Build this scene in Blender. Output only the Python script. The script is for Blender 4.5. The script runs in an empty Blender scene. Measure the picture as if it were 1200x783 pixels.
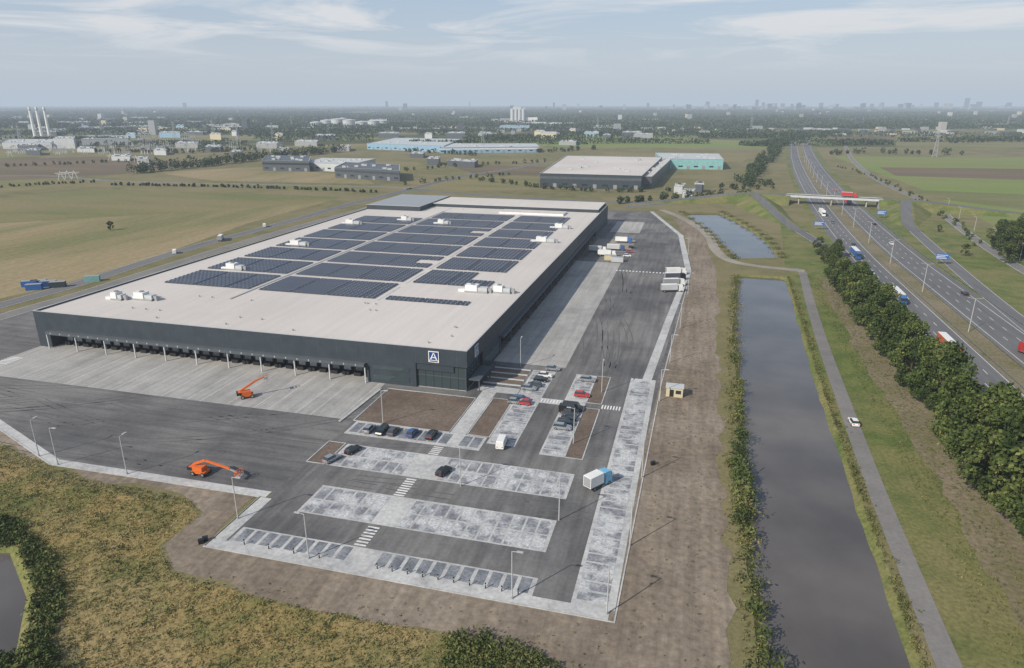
import bpy, math, random
import numpy as np
from mathutils import Vector, Matrix
from mathutils.geometry import tessellate_polygon
random.seed(7); rng=np.random.default_rng(7)
scn=bpy.context.scene
R=math.radians
# ---------------- survey frames ----------------
H=75.0; TH=math.atan(269.5/800); ST,CT=math.sin(TH),math.cos(TH)
def P(u,v,z=0.0):
    x=(u-600)/800; y=(391.5-v)/800
    t=(H-z)/(ST-y*CT)
    return (x*t,(CT+y*ST)*t)
O=(-12.15,172.3); E=(math.cos(R(15)),-math.sin(R(15))); N=(math.sin(R(15)),math.cos(R(15)))
def W(s,t): return (O[0]+s*E[0]+t*N[0], O[1]+s*E[1]+t*N[1])
def Wl(l): return [W(*p) for p in l]
def Pl(l): return [P(*p) for p in l]
def toST(x,y):
    dx,dy=x-O[0],y-O[1]; return (dx*E[0]+dy*E[1], dx*N[0]+dy*N[1])
# ---------------- materials ----------------
MATS={}
def base_mat(name):
    m=bpy.data.materials.new(name); m.use_nodes=True
    nt=m.node_tree; b=nt.nodes['Principled BSDF']; MATS[name]=m
    return m,nt,b
def simple(name,c,rough=.5,metal=0,spec=.5,vary=0.0):
    m,nt,b=base_mat(name)
    b.inputs['Base Color'].default_value=(*c,1); b.inputs['Roughness'].default_value=rough
    b.inputs['Metallic'].default_value=metal; b.inputs['Specular IOR Level'].default_value=spec
    if vary:
        g=nt.nodes.new('ShaderNodeNewGeometry'); n=nt.nodes.new('ShaderNodeTexNoise'); n.inputs['Scale'].default_value=.35; n.inputs['Detail'].default_value=6
        nt.links.new(g.outputs['Position'],n.inputs['Vector'])
        r=nt.nodes.new('ShaderNodeMapRange'); r.inputs['From Min'].default_value=.3; r.inputs['From Max'].default_value=.7
        r.inputs['To Min'].default_value=1-vary; r.inputs['To Max'].default_value=1+vary
        nt.links.new(n.outputs['Fac'],r.inputs['Value'])
        x=nt.nodes.new('ShaderNodeVectorMath'); x.operation='SCALE'; x.inputs[0].default_value=c
        nt.links.new(r.outputs['Result'],x.inputs['Scale']); nt.links.new(x.outputs['Vector'],b.inputs['Base Color'])
    return m
def ground_mat(name,c1,c2,c3,s1=.12,s2=.02,stretch=(1,1,1),rough=.95,amt=.8,fine=.25,fs=1.3,lo=.38,hi=.62,bump=0,spec=.2,tracks=0,k=1.0):
    c1,c2,c3=[tuple(x*k for x in c) for c in(c1,c2,c3)]
    m,nt,b=base_mat(name); L=nt.links.new
    g=nt.nodes.new('ShaderNodeNewGeometry')
    mp=nt.nodes.new('ShaderNodeMapping'); mp.inputs['Rotation'].default_value=(0,0,R(15)); L(g.outputs['Position'],mp.inputs['Vector'])
    mp2=nt.nodes.new('ShaderNodeMapping'); mp2.inputs['Scale'].default_value=stretch; L(mp.outputs['Vector'],mp2.inputs['Vector'])
    def noise(sc,src,det=6):
        n=nt.nodes.new('ShaderNodeTexNoise'); n.inputs['Scale'].default_value=sc; n.inputs['Detail'].default_value=det; n.inputs['Roughness'].default_value=.6
        L(src.outputs['Vector'],n.inputs['Vector']); return n
    def rng_(n,a,bb,x0,x1):
        r=nt.nodes.new('ShaderNodeMapRange'); r.inputs['From Min'].default_value=a; r.inputs['From Max'].default_value=bb
        r.inputs['To Min'].default_value=x0; r.inputs['To Max'].default_value=x1; L(n,r.inputs['Value']); return r.outputs['Result']
    def mix(f,a,bc):
        x=nt.nodes.new('ShaderNodeMix'); x.data_type='RGBA'
        L(f,x.inputs[0])
        for i,c in ((6,a),(7,bc)):
            if isinstance(c,tuple): x.inputs[i].default_value=(*c,1)
            else: L(c,x.inputs[i])
        return x.outputs[2]
    n1=noise(s1,mp2); n2=noise(s2,mp2); n3=noise(fs,mp,3)
    col=mix(rng_(n1.outputs['Fac'],lo,hi,0,1),c1,c2)
    col=mix(rng_(n2.outputs['Fac'],lo+.04,hi,0,amt),col,c3)
    if tracks:
        mp3=nt.nodes.new('ShaderNodeMapping'); mp3.inputs['Scale'].default_value=(1,.06,1) if tracks>0 else (.06,1,1); L(mp.outputs['Vector'],mp3.inputs['Vector'])
        n4=noise(.55,mp3,4)
        s=nt.nodes.new('ShaderNodeVectorMath'); s.operation='SCALE'; L(col,s.inputs[0]); L(rng_(n4.outputs['Fac'],.35,.65,1-abs(tracks),1+abs(tracks)),s.inputs['Scale']); col=s.outputs['Vector']
    s=nt.nodes.new('ShaderNodeVectorMath'); s.operation='SCALE'; L(col,s.inputs[0]); L(rng_(n3.outputs['Fac'],.25,.75,1-fine,1+fine),s.inputs['Scale'])
    L(s.outputs['Vector'],b.inputs['Base Color'])
    b.inputs['Roughness'].default_value=rough; b.inputs['Specular IOR Level'].default_value=spec
    if bump:
        bp=nt.nodes.new('ShaderNodeBump'); bp.inputs['Strength'].default_value=.6; bp.inputs['Distance'].default_value=bump
        L(n3.outputs['Fac'],bp.inputs['Height']); L(bp.outputs['Normal'],b.inputs['Normal'])
    return m
def foliage(name,c1,c2,c3=None,ns=.12):
    m,nt,b=base_mat(name); L=nt.links.new
    g=nt.nodes.new('ShaderNodeNewGeometry'); n=nt.nodes.new('ShaderNodeTexNoise'); n.inputs['Scale'].default_value=ns; n.inputs['Detail'].default_value=6
    L(g.outputs['Position'],n.inputs['Vector'])
    st=nt.nodes.new('ShaderNodeMath'); st.operation='MULTIPLY_ADD'; st.inputs[1].default_value=1.7; st.inputs[2].default_value=-.35; L(n.outputs['Fac'],st.inputs[0])
    a=nt.nodes.new('ShaderNodeMath'); a.operation='ADD'; 
    r=nt.nodes.new('ShaderNodeMath'); r.operation='MULTIPLY_ADD'; r.inputs[1].default_value=.5; r.inputs[2].default_value=-.25
    L(g.outputs['Random Per Island'],r.inputs[0]); L(st.outputs[0],a.inputs[0]); L(r.outputs[0],a.inputs[1])
    cr=nt.nodes.new('ShaderNodeValToRGB'); cr.color_ramp.elements[0].position=.25; cr.color_ramp.elements[1].position=.75
    cr.color_ramp.elements[0].color=(*c1,1); cr.color_ramp.elements[1].color=(*c2,1)
    if c3:
        e=cr.color_ramp.elements.new(.9); e.color=(*c3,1)
    L(a.outputs[0],cr.inputs['Fac']); L(cr.outputs['Color'],b.inputs['Base Color'])
    b.inputs['Roughness'].default_value=.75; b.inputs['Specular IOR Level'].default_value=.15
    return m
ground_mat('grass',(.12,.12,.048),(.175,.155,.075),(.21,.175,.095),s1=.08,s2=.012,bump=.1)
ground_mat('verge',(.085,.115,.03),(.135,.155,.045),(.19,.165,.075),s1=.12,s2=.03,bump=.1,fine=.35)
ground_mat('tallgrass',(.28,.205,.085),(.12,.13,.042),(.29,.22,.105),s1=.05,s2=.03,fine=.35,bump=.2,lo=.43,hi=.57)
ground_mat('fieldY',(.25,.20,.105),(.165,.16,.07),(.285,.225,.13),s1=.02,s2=.008,stretch=(1,.2,1),fine=.18,fs=.4,tracks=.1,lo=.42,hi=.58)
ground_mat('fieldG',(.13,.145,.052),(.185,.165,.075),(.215,.175,.09),s1=.02,s2=.006,stretch=(.3,1,1),fine=.14,fs=.3,lo=.42,hi=.58)
ground_mat('fieldB',(.14,.10,.072),(.165,.13,.075),(.115,.10,.055),s1=.02,s2=.006,stretch=(.2,1,1),fine=.12,fs=.3)
ground_mat('fieldBright',(.145,.195,.05),(.17,.215,.06),(.20,.19,.08),s1=.02,s2=.006,stretch=(.2,1,1),fine=.1,fs=.3)
ground_mat('dirt',(.20,.16,.12),(.155,.125,.098),(.26,.215,.17),s1=.16,s2=.03,fine=.3,fs=.8,bump=.15,tracks=.16)
ground_mat('vsoil',(.19,.155,.105),(.125,.125,.05),(.22,.18,.125),s1=.2,s2=.05,fine=.35,fs=1,bump=.15)
ground_mat('soil',(.14,.105,.082),(.11,.085,.068),(.18,.142,.115),s1=.3,s2=.05,fine=.3,fs=1.2,bump=.1)
ground_mat('asphalt',(.125,.122,.124),(.092,.092,.095),(.185,.18,.177),s1=.07,s2=.03,fine=.14,tracks=.2,amt=.85,lo=.4,hi=.6)
ground_mat('asphaltW',(.125,.122,.124),(.092,.092,.095),(.18,.175,.172),s1=.06,s2=.025,fine=.14,tracks=-.2,amt=.85,lo=.4,hi=.6)
ground_mat('tyremark',(.085,.085,.088),(.11,.11,.112),(.13,.13,.13),s1=.3,s2=.1,fine=.2)
ground_mat('road',(.145,.145,.15),(.12,.12,.125),(.175,.173,.173),s1=.05,s2=.01,stretch=(1,.1,1),fine=.08,tracks=.1,amt=.5)
ground_mat('pathasph',(.19,.18,.175),(.16,.155,.15),(.22,.21,.2),s1=.2,s2=.03,fine=.12)
ground_mat('concrete',(.34,.335,.325),(.27,.265,.26),(.39,.38,.365),s1=.15,s2=.03,fine=.12,tracks=.12)
ground_mat('paver',(.42,.42,.415),(.33,.33,.335),(.50,.50,.49),s1=.5,s2=.1,fine=.2)
ground_mat('stall',(.25,.26,.28),(.17,.175,.195),(.50,.51,.52),s1=.6,s2=.22,fine=.4,fs=2.5,lo=.40,hi=.58,amt=.85)
ground_mat('stallD',(.15,.16,.185),(.12,.13,.15),(.30,.31,.33),s1=.6,s2=.22,fine=.4,fs=2.5,amt=.6)
ground_mat('gravel',(.27,.24,.2),(.22,.2,.17),(.32,.29,.25),s1=.2,s2=.04,fine=.2)
ground_mat('roofmem',(.52,.485,.455),(.475,.445,.42),(.57,.535,.505),s1=.06,s2=.015,fine=.05,tracks=.035)
ground_mat('paint',(.62,.62,.61),(.5,.5,.49),(.7,.7,.69),s1=1,s2=.2,fine=.2,fs=3)
simple('slate',(.038,.05,.062),.5,0,.35,.12); simple('slate2',(.075,.088,.102),.5,0,.4,.1); simple('cap',(.42,.43,.44),.4)
simple('doorgrey',(.22,.23,.24),.5); simple('black',(.012,.012,.013),.6); simple('whitem',(.7,.7,.69),.45,0,.4,.06)
simple('greym',(.32,.33,.34),.45,.2); simple('steel',(.38,.4,.41),.35,.7); simple('glassd',(.02,.03,.035),.06,0,.9)
simple('glassf',(.06,.085,.095),.08,.35,1.0)
simple('galv',(.42,.43,.43),.55,.1)
simple('tyre',(.018,.018,.018),.8); simple('orange',(.62,.13,.02),.45); simple('blue',(.03,.12,.36),.35); simple('ltblue',(.16,.42,.62),.4)
simple('logoblue',(.01,.05,.2),.4); simple('red',(.45,.03,.03),.4); simple('yellow',(.6,.42,.03),.5); simple('bark',(.09,.07,.05),.9,0,.1,.2)
simple('silver',(.42,.44,.46),.3,.6); simple('carblack',(.012,.013,.016),.25,0,.6); simple('carblue',(.03,.09,.25),.3); simple('cargrey',(.12,.13,.15),.3,.4)
simple('beige',(.5,.44,.3),.7); simple('teal',(.2,.40,.40),.5,0,.4,.1); simple('bluewall',(.22,.36,.48),.5,0,.4,.1); simple('palewall',(.45,.47,.48),.6,0,.4,.08)
simple('darkwall',(.07,.08,.095),.5,0,.4,.1); simple('concretem',(.36,.35,.33),.8,0,.3,.15); simple('lamp_red',(.5,.01,.01),.3); simple('orangebox',(.55,.12,.06),.5)
foliage('leaf',(.026,.044,.012),(.095,.125,.034),(.165,.18,.058))
foliage('leafdark',(.022,.038,.016),(.06,.085,.035),(.095,.11,.05))
foliage('reed',(.07,.085,.028),(.17,.165,.06),(.25,.21,.10))
foliage('straw',(.125,.13,.045),(.33,.25,.11),(.41,.32,.165),.06)
foliage('bushm',(.04,.06,.02),(.11,.135,.04),(.17,.17,.065))
def farmland():
    m,nt,b=base_mat('farmland'); L=nt.links.new
    g=nt.nodes.new('ShaderNodeNewGeometry'); mp=nt.nodes.new('ShaderNodeMapping'); mp.inputs['Rotation'].default_value=(0,0,R(12)); mp.inputs['Scale'].default_value=(.0016,.005,1)
    L(g.outputs['Position'],mp.inputs['Vector'])
    v=nt.nodes.new('ShaderNodeTexVoronoi'); v.distance='CHEBYCHEV'; v.inputs['Scale'].default_value=1; v.voronoi_dimensions='2D'; L(mp.outputs['Vector'],v.inputs['Vector'])
    sp=nt.nodes.new('ShaderNodeSeparateColor'); L(v.outputs['Color'],sp.inputs['Color'])
    cr=nt.nodes.new('ShaderNodeValToRGB'); cr.color_ramp.interpolation='CONSTANT'
    cols=[(0,(.11,.125,.05)),(.2,(.15,.165,.06)),(.4,(.20,.18,.09)),(.55,(.075,.085,.04)),(.7,(.16,.165,.065)),(.85,(.15,.12,.085))]
    el=cr.color_ramp.elements; el[0].color=(*cols[0][1],1); el[1].position=.2; el[1].color=(*cols[1][1],1)
    for p,c in cols[2:]:
        e=el.new(p); e.color=(*c,1)
    L(sp.outputs[0],cr.inputs['Fac'])
    n=nt.nodes.new('ShaderNodeTexNoise'); n.inputs['Scale'].default_value=.01; n.inputs['Detail'].default_value=6; L(g.outputs['Position'],n.inputs['Vector'])
    r=nt.nodes.new('ShaderNodeMapRange'); r.inputs['From Min'].default_value=.3; r.inputs['From Max'].default_value=.7; r.inputs['To Min'].default_value=.75; r.inputs['To Max'].default_value=1.2
    L(n.outputs['Fac'],r.inputs['Value'])
    s=nt.nodes.new('ShaderNodeVectorMath'); s.operation='SCALE'; L(cr.outputs['Color'],s.inputs[0]); L(r.outputs['Result'],s.inputs['Scale']); L(s.outputs['Vector'],b.inputs['Base Color'])
    b.inputs['Roughness'].default_value=1; b.inputs['Specular IOR Level'].default_value=.1
farmland()
def water():
    m,nt,b=base_mat('water'); L=nt.links.new
    g=nt.nodes.new('ShaderNodeNewGeometry'); n=nt.nodes.new('ShaderNodeTexNoise'); n.inputs['Scale'].default_value=.05; n.inputs['Detail'].default_value=5; L(g.outputs['Position'],n.inputs['Vector'])
    cr=nt.nodes.new('ShaderNodeValToRGB'); cr.color_ramp.elements[0].position=.35; cr.color_ramp.elements[1].position=.65
    cr.color_ramp.elements[0].color=(.08,.072,.068,1); cr.color_ramp.elements[1].color=(.125,.112,.104,1)
    L(n.outputs['Fac'],cr.inputs['Fac']); L(cr.outputs['Color'],b.inputs['Base Color'])
    b.inputs['Roughness'].default_value=.07; b.inputs['IOR'].default_value=1.45
    n2=nt.nodes.new('ShaderNodeTexNoise'); n2.inputs['Scale'].default_value=.9; n2.inputs['Detail'].default_value=3; L(g.outputs['Position'],n2.inputs['Vector'])
    bp=nt.nodes.new('ShaderNodeBump'); bp.inputs['Strength'].default_value=.1; bp.inputs['Distance'].default_value=.05; L(n2.outputs['Fac'],bp.inputs['Height']); L(bp.outputs['Normal'],b.inputs['Normal'])
water()
def solar():
    m,nt,b=base_mat('solar'); L=nt.links.new
    tc=nt.nodes.new('ShaderNodeTexCoord'); sp=nt.nodes.new('ShaderNodeSeparateXYZ'); L(tc.outputs['Object'],sp.inputs[0])
    f=nt.nodes.new('ShaderNodeMath'); f.operation='PINGPONG'; f.inputs[1].default_value=.85; L(sp.outputs[0],f.inputs[0])
    c=nt.nodes.new('ShaderNodeMath'); c.operation='LESS_THAN'; c.inputs[1].default_value=.07; L(f.outputs[0],c.inputs[0])
    g=nt.nodes.new('ShaderNodeNewGeometry'); cr=nt.nodes.new('ShaderNodeValToRGB'); L(g.outputs['Random Per Island'],cr.inputs['Fac'])
    cr.color_ramp.elements[0].color=(.024,.03,.048,1); cr.color_ramp.elements[1].color=(.042,.05,.072,1)
    x=nt.nodes.new('ShaderNodeMix'); x.data_type='RGBA'; L(cr.outputs['Color'],x.inputs[6]); x.inputs[7].default_value=(.38,.39,.41,1); L(c.outputs[0],x.inputs[0]); L(x.outputs[2],b.inputs['Base Color'])
    b.inputs['Roughness'].default_value=.28
solar()
# ---------------- mesh builder ----------------
class MB:
    def __init__(s): s.v=[];s.f=[];s.m=[];s.mats=[]
    def mi(s,n):
        if n not in s.mats: s.mats.append(n)
        return s.mats.index(n)
    def poly(s,pts,mat):
        i=len(s.v); s.v+= [tuple(p) for p in pts]; s.f.append(tuple(range(i,i+len(pts)))); s.m.append(s.mi(mat))
    def box(s,x0,x1,y0,y1,z0,z1,mat,M=None,top=None):
        c=[(x0,y0,z0),(x1,y0,z0),(x1,y1,z0),(x0,y1,z0),(x0,y0,z1),(x1,y0,z1),(x1,y1,z1),(x0,y1,z1)]
        if M is not None: c=[tuple(M@Vector(p)) for p in c]
        i=len(s.v); s.v+=c; k=s.mi(mat); kt=s.mi(top) if top else k
        for f,mm in (((3,2,1,0),k),((4,5,6,7),kt),((0,1,5,4),k),((1,2,6,5),k),((2,3,7,6),k),((3,0,4,7),k)):
            s.f.append(tuple(i+j for j in f)); s.m.append(mm)
    def cyl(s,a,b,r0,r1,mat,n=8,caps=True):
        a=Vector(a);b=Vector(b);d=(b-a).normalized()
        u=d.cross(Vector((0,0,1)));
        if u.length<1e-3: u=Vector((1,0,0))
        u.normalize(); w=d.cross(u); i=len(s.v); k=s.mi(mat)
        for p,r in((a,r0),(b,r1)):
            for j in range(n):
                t=2*math.pi*j/n; s.v.append(tuple(p+u*math.cos(t)*r+w*math.sin(t)*r))
        for j in range(n):
            s.f.append((i+j,i+(j+1)%n,i+n+(j+1)%n,i+n+j)); s.m.append(k)
        if caps:
            s.f.append(tuple(i+n+j for j in range(n))); s.m.append(k); s.f.append(tuple(i+n-1-j for j in range(n))); s.m.append(k)
    def beam(s,a,b,w,h,mat):
        a=Vector(a);b=Vector(b);d=b-a;L=d.length;q=d.to_track_quat('X','Z').to_matrix().to_4x4(); M=Matrix.Translation(a)@q
        s.box(0,L,-w/2,w/2,-h/2,h/2,mat,M)
    def mesh(s,name):
        me=bpy.data.meshes.new(name); me.from_pydata(s.v,[],s.f)
        for n in s.mats: me.materials.append(MATS[n])
        me.polygons.foreach_set('material_index',s.m); me.update(); return me
    def obj(s,name,parent=None,loc=None,rot=0): return put(s.mesh(name),name,loc,rot,parent)
def put(me,name,loc=None,rot=0,parent=None,sc=1):
    o=bpy.data.objects.new(name,me); scn.collection.objects.link(o)
    if loc: o.location=loc
    o.rotation_euler=(0,0,rot); o.scale=(sc,sc,sc) if not isinstance(sc,tuple) else sc
    if parent: o.parent=parent
    return o
def empty(name,loc=(0,0,0),rot=0):
    e=bpy.data.objects.new(name,None); scn.collection.objects.link(e); e.location=loc; e.rotation_euler=(0,0,rot); return e
def rough(pts,step=6,amp=1.2):
    out=[]
    for i,p in enumerate(pts):
        q=pts[(i+1)%len(pts)]; d=math.dist(p,q); n=max(1,int(d/step))
        n=min(n,80)
        for k in range(n):
            f=k/n; a=amp if k else amp*.3
            out.append((p[0]+(q[0]-p[0])*f+random.uniform(-a,a),p[1]+(q[1]-p[1])*f+random.uniform(-a,a)))
    return out
LZ=.012
def tess(pts): return tessellate_polygon([[Vector((p[0],p[1],0)) for p in pts]])
def sheet(name,pts,mat,layer):
    me=bpy.data.meshes.new(name); tr=tess(pts); fs=[]
    for t in tr:
        a,b,c=[pts[i] for i in t]
        cr=(b[0]-a[0])*(c[1]-a[1])-(b[1]-a[1])*(c[0]-a[0])
        fs.append(tuple(t) if cr>0 else (t[0],t[2],t[1]))
    me.from_pydata([(p[0],p[1],layer*LZ) for p in pts],[],fs); me.materials.append(MATS[mat]); me.update()
    return put(me,name)
def rect(mb,s0,s1,t0,t1,z,mat):
    mb.poly([(*p,z) for p in Wl([(s0,t0),(s1,t0),(s1,t1),(s0,t1)])],mat)
def smooth(pts,k=6):
    o=[]; n=len(pts)
    for i in range(n-1):
        p0=pts[max(0,i-1)];p1=pts[i];p2=pts[i+1];p3=pts[min(n-1,i+2)]
        for j in range(k):
            t=j/k
            o.append(tuple(.5*((2*b)+(-a+c)*t+(2*a-5*b+4*c-d)*t*t+(-a+3*b-3*c+d)*t**3) for a,b,c,d in zip(p0,p1,p2,p3)))
    o.append(pts[-1]); return o
def offset(line,d):
    o=[]
    for i,p in enumerate(line):
        a=line[max(0,i-1)]; b=line[min(len(line)-1,i+1)]
        dx,dy=b[0]-a[0],b[1]-a[1]; L=math.hypot(dx,dy) or 1
        o.append((p[0]+dy/L*d,p[1]-dx/L*d))
    return o
def ribbon(mb,A,B,z,mat):
    za=z if callable(z) else (lambda i:z)
    for i in range(len(A)-1):
        mb.poly([(*A[i],za(i)),(*B[i],za(i)),(*B[i+1],za(i+1)),(*A[i+1],za(i+1))],mat)
def road(name,line,w,mat,layer,mark=True):
    mb=MB(); ribbon(mb,offset(line,-w/2),offset(line,w/2),layer*LZ,mat)
    o=mb.obj(name)
    if mark:
        m2=MB(); 
        for s in(-1,1): ribbon(m2,offset(line,s*(w/2-.4)-.08),offset(line,s*(w/2-.4)+.08),(layer+1)*LZ,'paint')
        m2.obj('road_marking')
def kerb(mb,line,w=.3,h=.13,mat='paver'):
    A=offset(line,-w/2);B=offset(line,w/2)
    ribbon(mb,A,B,h,mat)
    for L_ in(A,B):
        for i in range(len(L_)-1): mb.poly([(*L_[i],0),(*L_[i+1],0),(*L_[i+1],h),(*L_[i],h)],mat)
# ---------------- ground with water holes ----------------
canL=[W(s,t) for s,t in [(70,-220),(71.5,-140),(72,-80),(71.5,-55),(71.7,-27),(73.2,10),(73.2,40),(74,80),(76,120),(77.7,155),(79,163)]]
canR=[W(s,t) for s,t in [(90,-220),(90.5,-140),(90.8,-80),(91.2,-55),(91.8,-27),(92.6,10),(93.5,40),(95,80),(96.5,120),(97.6,155),(96,163)]]
def wob(l,a): return [(x+random.uniform(-a,a),y) for x,y in smooth(l,5)]
canL=wob(canL,.35); canR=wob(canR,.35)
pL=smooth(Pl([(803,249),(830,268),(848,285),(866,303)]),4)[::-1]; pR=smooth(Pl([(843,249),(868,262),(895,280),(912,302)]),4)[::-1]
qL=Pl([(-120,632),(-120,700),(-120,790)])[::-1]; qR=Pl([(8,645),(27,695),(12,770)])[::-1]
nearp=[(-700,-150),(900,-150),(900,1300),(-700,1300)]
holes=[]
bank=MB(); wat=MB()
for A,B in((canL,canR),(pL,pR),(qL,qR)):
    A1=offset(A,-1.6);B1=offset(B,1.6); holes.append(A1+B1[::-1])
    ribbon(wat,offset(A,-1),offset(B,1),-1.0,'water')
    Ai=offset(A,.8);Bi=offset(B,-.8)
    for top,bot in((A1,Ai),(B1,Bi)):
        for i in range(len(top)-1): bank.poly([(*top[i],0),(*top[i+1],0),(*bot[i+1],-1.8),(*bot[i],-1.8)],'verge')
    for k in(0,-1):
        bank.poly([(*A1[k],0),(*B1[k],0),(*B[k],-1.8),(*A[k],-1.8)],'verge')
wat.obj('canal_water'); bank.obj('canal_bank')
polys=[[Vector((x,y,0)) for x,y in nearp]]+[[Vector((x,y,0)) for x,y in h] for h in holes]
flat=[p for l in polys for p in l]
vv=[(p.x,p.y,0) for p in flat]; ff=[];mi=[]
for t in tessellate_polygon(polys):
    a,b,c=[flat[i] for i in t]; cr=(b.x-a.x)*(c.y-a.y)-(b.y-a.y)*(c.x-a.x)
    ff.append(tuple(t) if cr>0 else (t[0],t[2],t[1])); mi.append(0)
i=len(vv); F=35000
vv+=[(-F,-F,0),(F,-F,0),(F,F,0),(-F,F,0)]
for k in range(4): ff.append((i+k,i+(k+1)%4,(k+1)%4,k)); mi.append(1)
me=bpy.data.meshes.new('ground'); me.from_pydata(vv,[],ff); me.materials.append(MATS['grass']); me.materials.append(MATS['farmland']); me.polygons.foreach_set('material_index',mi); me.update(); put(me,'ground')
# ---------------- fields ----------------
def field(px,mat,l=1,name='field'): sheet(name,Pl(px),mat,l)
field([(-400,300),(-100,242),(110,221),(400,231),(370,240),(290,262),(190,298),(75,333),(0,350),(-300,420)],'fieldY')
field([(-400,265),(-100,242),(110,221),(400,231),(385,236),(250,247),(0,262),(-400,320)],'fieldG',2)
field([(-200,190),(110,184),(240,190),(145,204),(0,212),(-200,222)],'fieldB')
field([(-100,214),(80,211),(420,219),(395,226),(120,214),(-100,236)],'fieldG',2)
field([(180,202),(300,196),(420,206),(440,216),(250,212)],'fieldY',3)
field([(330,186),(490,190),(500,196),(480,203),(300,198)],'fieldG',2)
field([(520,192),(640,196),(630,206),(560,205)],'fieldB',2)
field([(470,214),(560,206),(632,210),(632,222),(540,224)],'fieldG',2)
field([(975,183),(1420,187),(1420,330),(1215,300),(1160,262),(1080,222),(1010,196)],'fieldBright')
field([(1030,196),(1200,198),(1400,206),(1400,216),(1200,211),(1050,206)],'fieldB',2)
field([(1060,222),(1200,228),(1400,236),(1400,260),(1200,246),(1090,232)],'fieldG',2)
field([(560,160),(700,158),(900,166),(900,174),(650,172)],'fieldBright')
field([(700,178),(880,182),(870,190),(850,190),(730,184)],'fieldG',2)
field([(1050,158),(1420,160),(1420,176),(1050,172)],'fieldG')
field([(0,160),(300,158),(290,166),(60,170)],'fieldG')
sheet('verge_grass',Wl([(96,-200),(131,-200),(131,330),(112,330),(100,180),(95,60)]),'verge',1)
sheet('verge_soil',rough(Wl([(109,-200),(119,-200),(119,160),(113,170),(110,60)]),6,1.2),'vsoil',2)
sheet('verge_grass',Wl([(172,-200),(260,-200),(260,320),(190,380),(182,330)]),'verge',1)
dirt=rough(Wl([(-230,-25),(-110,-42),(-76,-57),(-24,-57),(-24,-75),(47,-75),(49,22),(55,164),(51,262),(42,320),(52,330),(62,262),(68,164),(67,60),(66,-30),(67,-95),(66,-200),(40,-200)])+Pl([(660,800),(560,748),(490,735),(330,705),(205,668),(190,640),(238,600),(215,580),(100,560),(0,520)])+Wl([(-230,-48)]),5,1.3)
sheet('earth',dirt,'dirt',3)
# ---------------- site paving ----------------
yard=Wl([(-108,-47),(-76,-59.5),(-22,-59),(-23,-77),(48,-77),(50.5,22),(57,164),(50,261),(26,351),(-155,351),(-190,300),(-168,60),(-200,20),(-230,-30)])
sheet('yard_asphalt',yard,'asphaltW',4)
sheet('yard_asphalt',Wl([(-22,-58),(-22,-76.5),(44,-76.5),(49.5,22),(56,164),(49.5,260),(26,350.5),(0,350),(0,-3),(-22,-3)]),'asphalt',5)
pav=MB()
zp=6*LZ; zs=7*LZ; zm=8*LZ
rect(pav,-147,-24.5,-24,5,zp,'concrete')
rect(pav,0,22.5,25,172,zp,'concrete')
rect(pav,2,24,200,235,zp,'gravel'); rect(pav,6,24,258,300,zp,'concrete')
tm=MB()
def arc(s,t,h0,r,ang,w=.3):
    for off in(-.9,.9):
        pts=[]
        for k in range(15):
            a=h0+ang*k/14
            pts.append(W(s+math.sin(a)*(r+off)-math.sin(h0)*r, t-math.cos(a)*(r+off)+math.cos(h0)*r))
        ribbon(tm,offset(pts,-w/2),offset(pts,w/2),5.5*LZ,'tyremark')
for k in range(26): arc(random.uniform(-140,-40),random.uniform(-50,-28),random.uniform(-.4,.4),random.choice([30,60,110,200]),random.choice([.3,.5,.2]))
for k in range(16): arc(random.uniform(25,40),random.uniform(20,150),math.pi/2+random.uniform(-.15,.15),random.choice([150,300]),random.choice([.12,.2]))
for k in range(8): arc(random.uniform(-15,30),random.uniform(-52,-48),random.uniform(-.1,.1),random.choice([60,120]),.12)
tm.obj('tyre_marks')
jt=MB()
for s in np.arange(-145,-26,4.1): rect(jt,s,s+.12,-24,-.5,zs,'paint' if int(s)%3 else 'greym')
for t in np.arange(30,170,4.1): rect(jt,1,22,t,t+.1,zs,'doorgrey')
jt.obj('dock_marking')
def walk(pts,w,z=zp,mat='paver'):
    ribbon(pav,offset(pts,-w/2),offset(pts,w/2),z,mat)
perim=Wl([(-230,-31),(-108,-47.5),(-76,-60),(-22.5,-59.5)])
walk(perim,2.2)
rect(pav,-23.5,-21,-77,-60.7,zp,'paver'); rect(pav,-23.5,48.5,-77.3,-75,zp+.01,'paver')
rect(pav,42.3,49.3,-75,22,zp,'paver')
walk(Wl([(46.8,22),(50,80),(55.2,164),(48.6,258),(25,350)]),2.6)
rect(pav,-20.5,36,-75.0,-70.5,zp,'paver'); rect(pav,-13.7,35.7,-63.4,-53.4,zp,'paver'); rect(pav,-17.5,36,-45.7,-35.6,zp,'paver')
rect(pav,-21,13,-31,-24.2,zp,'paver'); rect(pav,13.6,20.4,-27,21,zp,'paver'); rect(pav,26.6,32.4,-29,21,zp,'paver')
rect(pav,3.6,7.6,-24.2,4,zp,'paver'); rect(pav,2,13.4,2,6,zp+.012,'paver')
rect(pav,20.4,26.6,-1.6,1.6,zp+.012,'paver'); 
pav.obj('pavement')
stl=MB()
def stalls(s0,s1,t0,t1,along='s',w=2.5,mat='stall',gap=.22,skip=()):
    if along=='s':
        n=int(round((s1-s0)/w)); 
        for i in range(n):
            a=s0+i*(s1-s0)/n
            if any(x0<a<x1 for x0,x1 in skip): continue
            rect(stl,a+gap,a+(s1-s0)/n-gap,t0,t1,zs+.012,mat)
    else:
        n=int(round((t1-t0)/w))
        for i in range(n):
            a=t0+i*(t1-t0)/n
            if any(x0<a<x1 for x0,x1 in skip): continue
            rect(stl,s0,s1,a+gap,a+(t1-t0)/n-gap,zs+.012,mat)
pathskip=((.2,5.6),)
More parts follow.
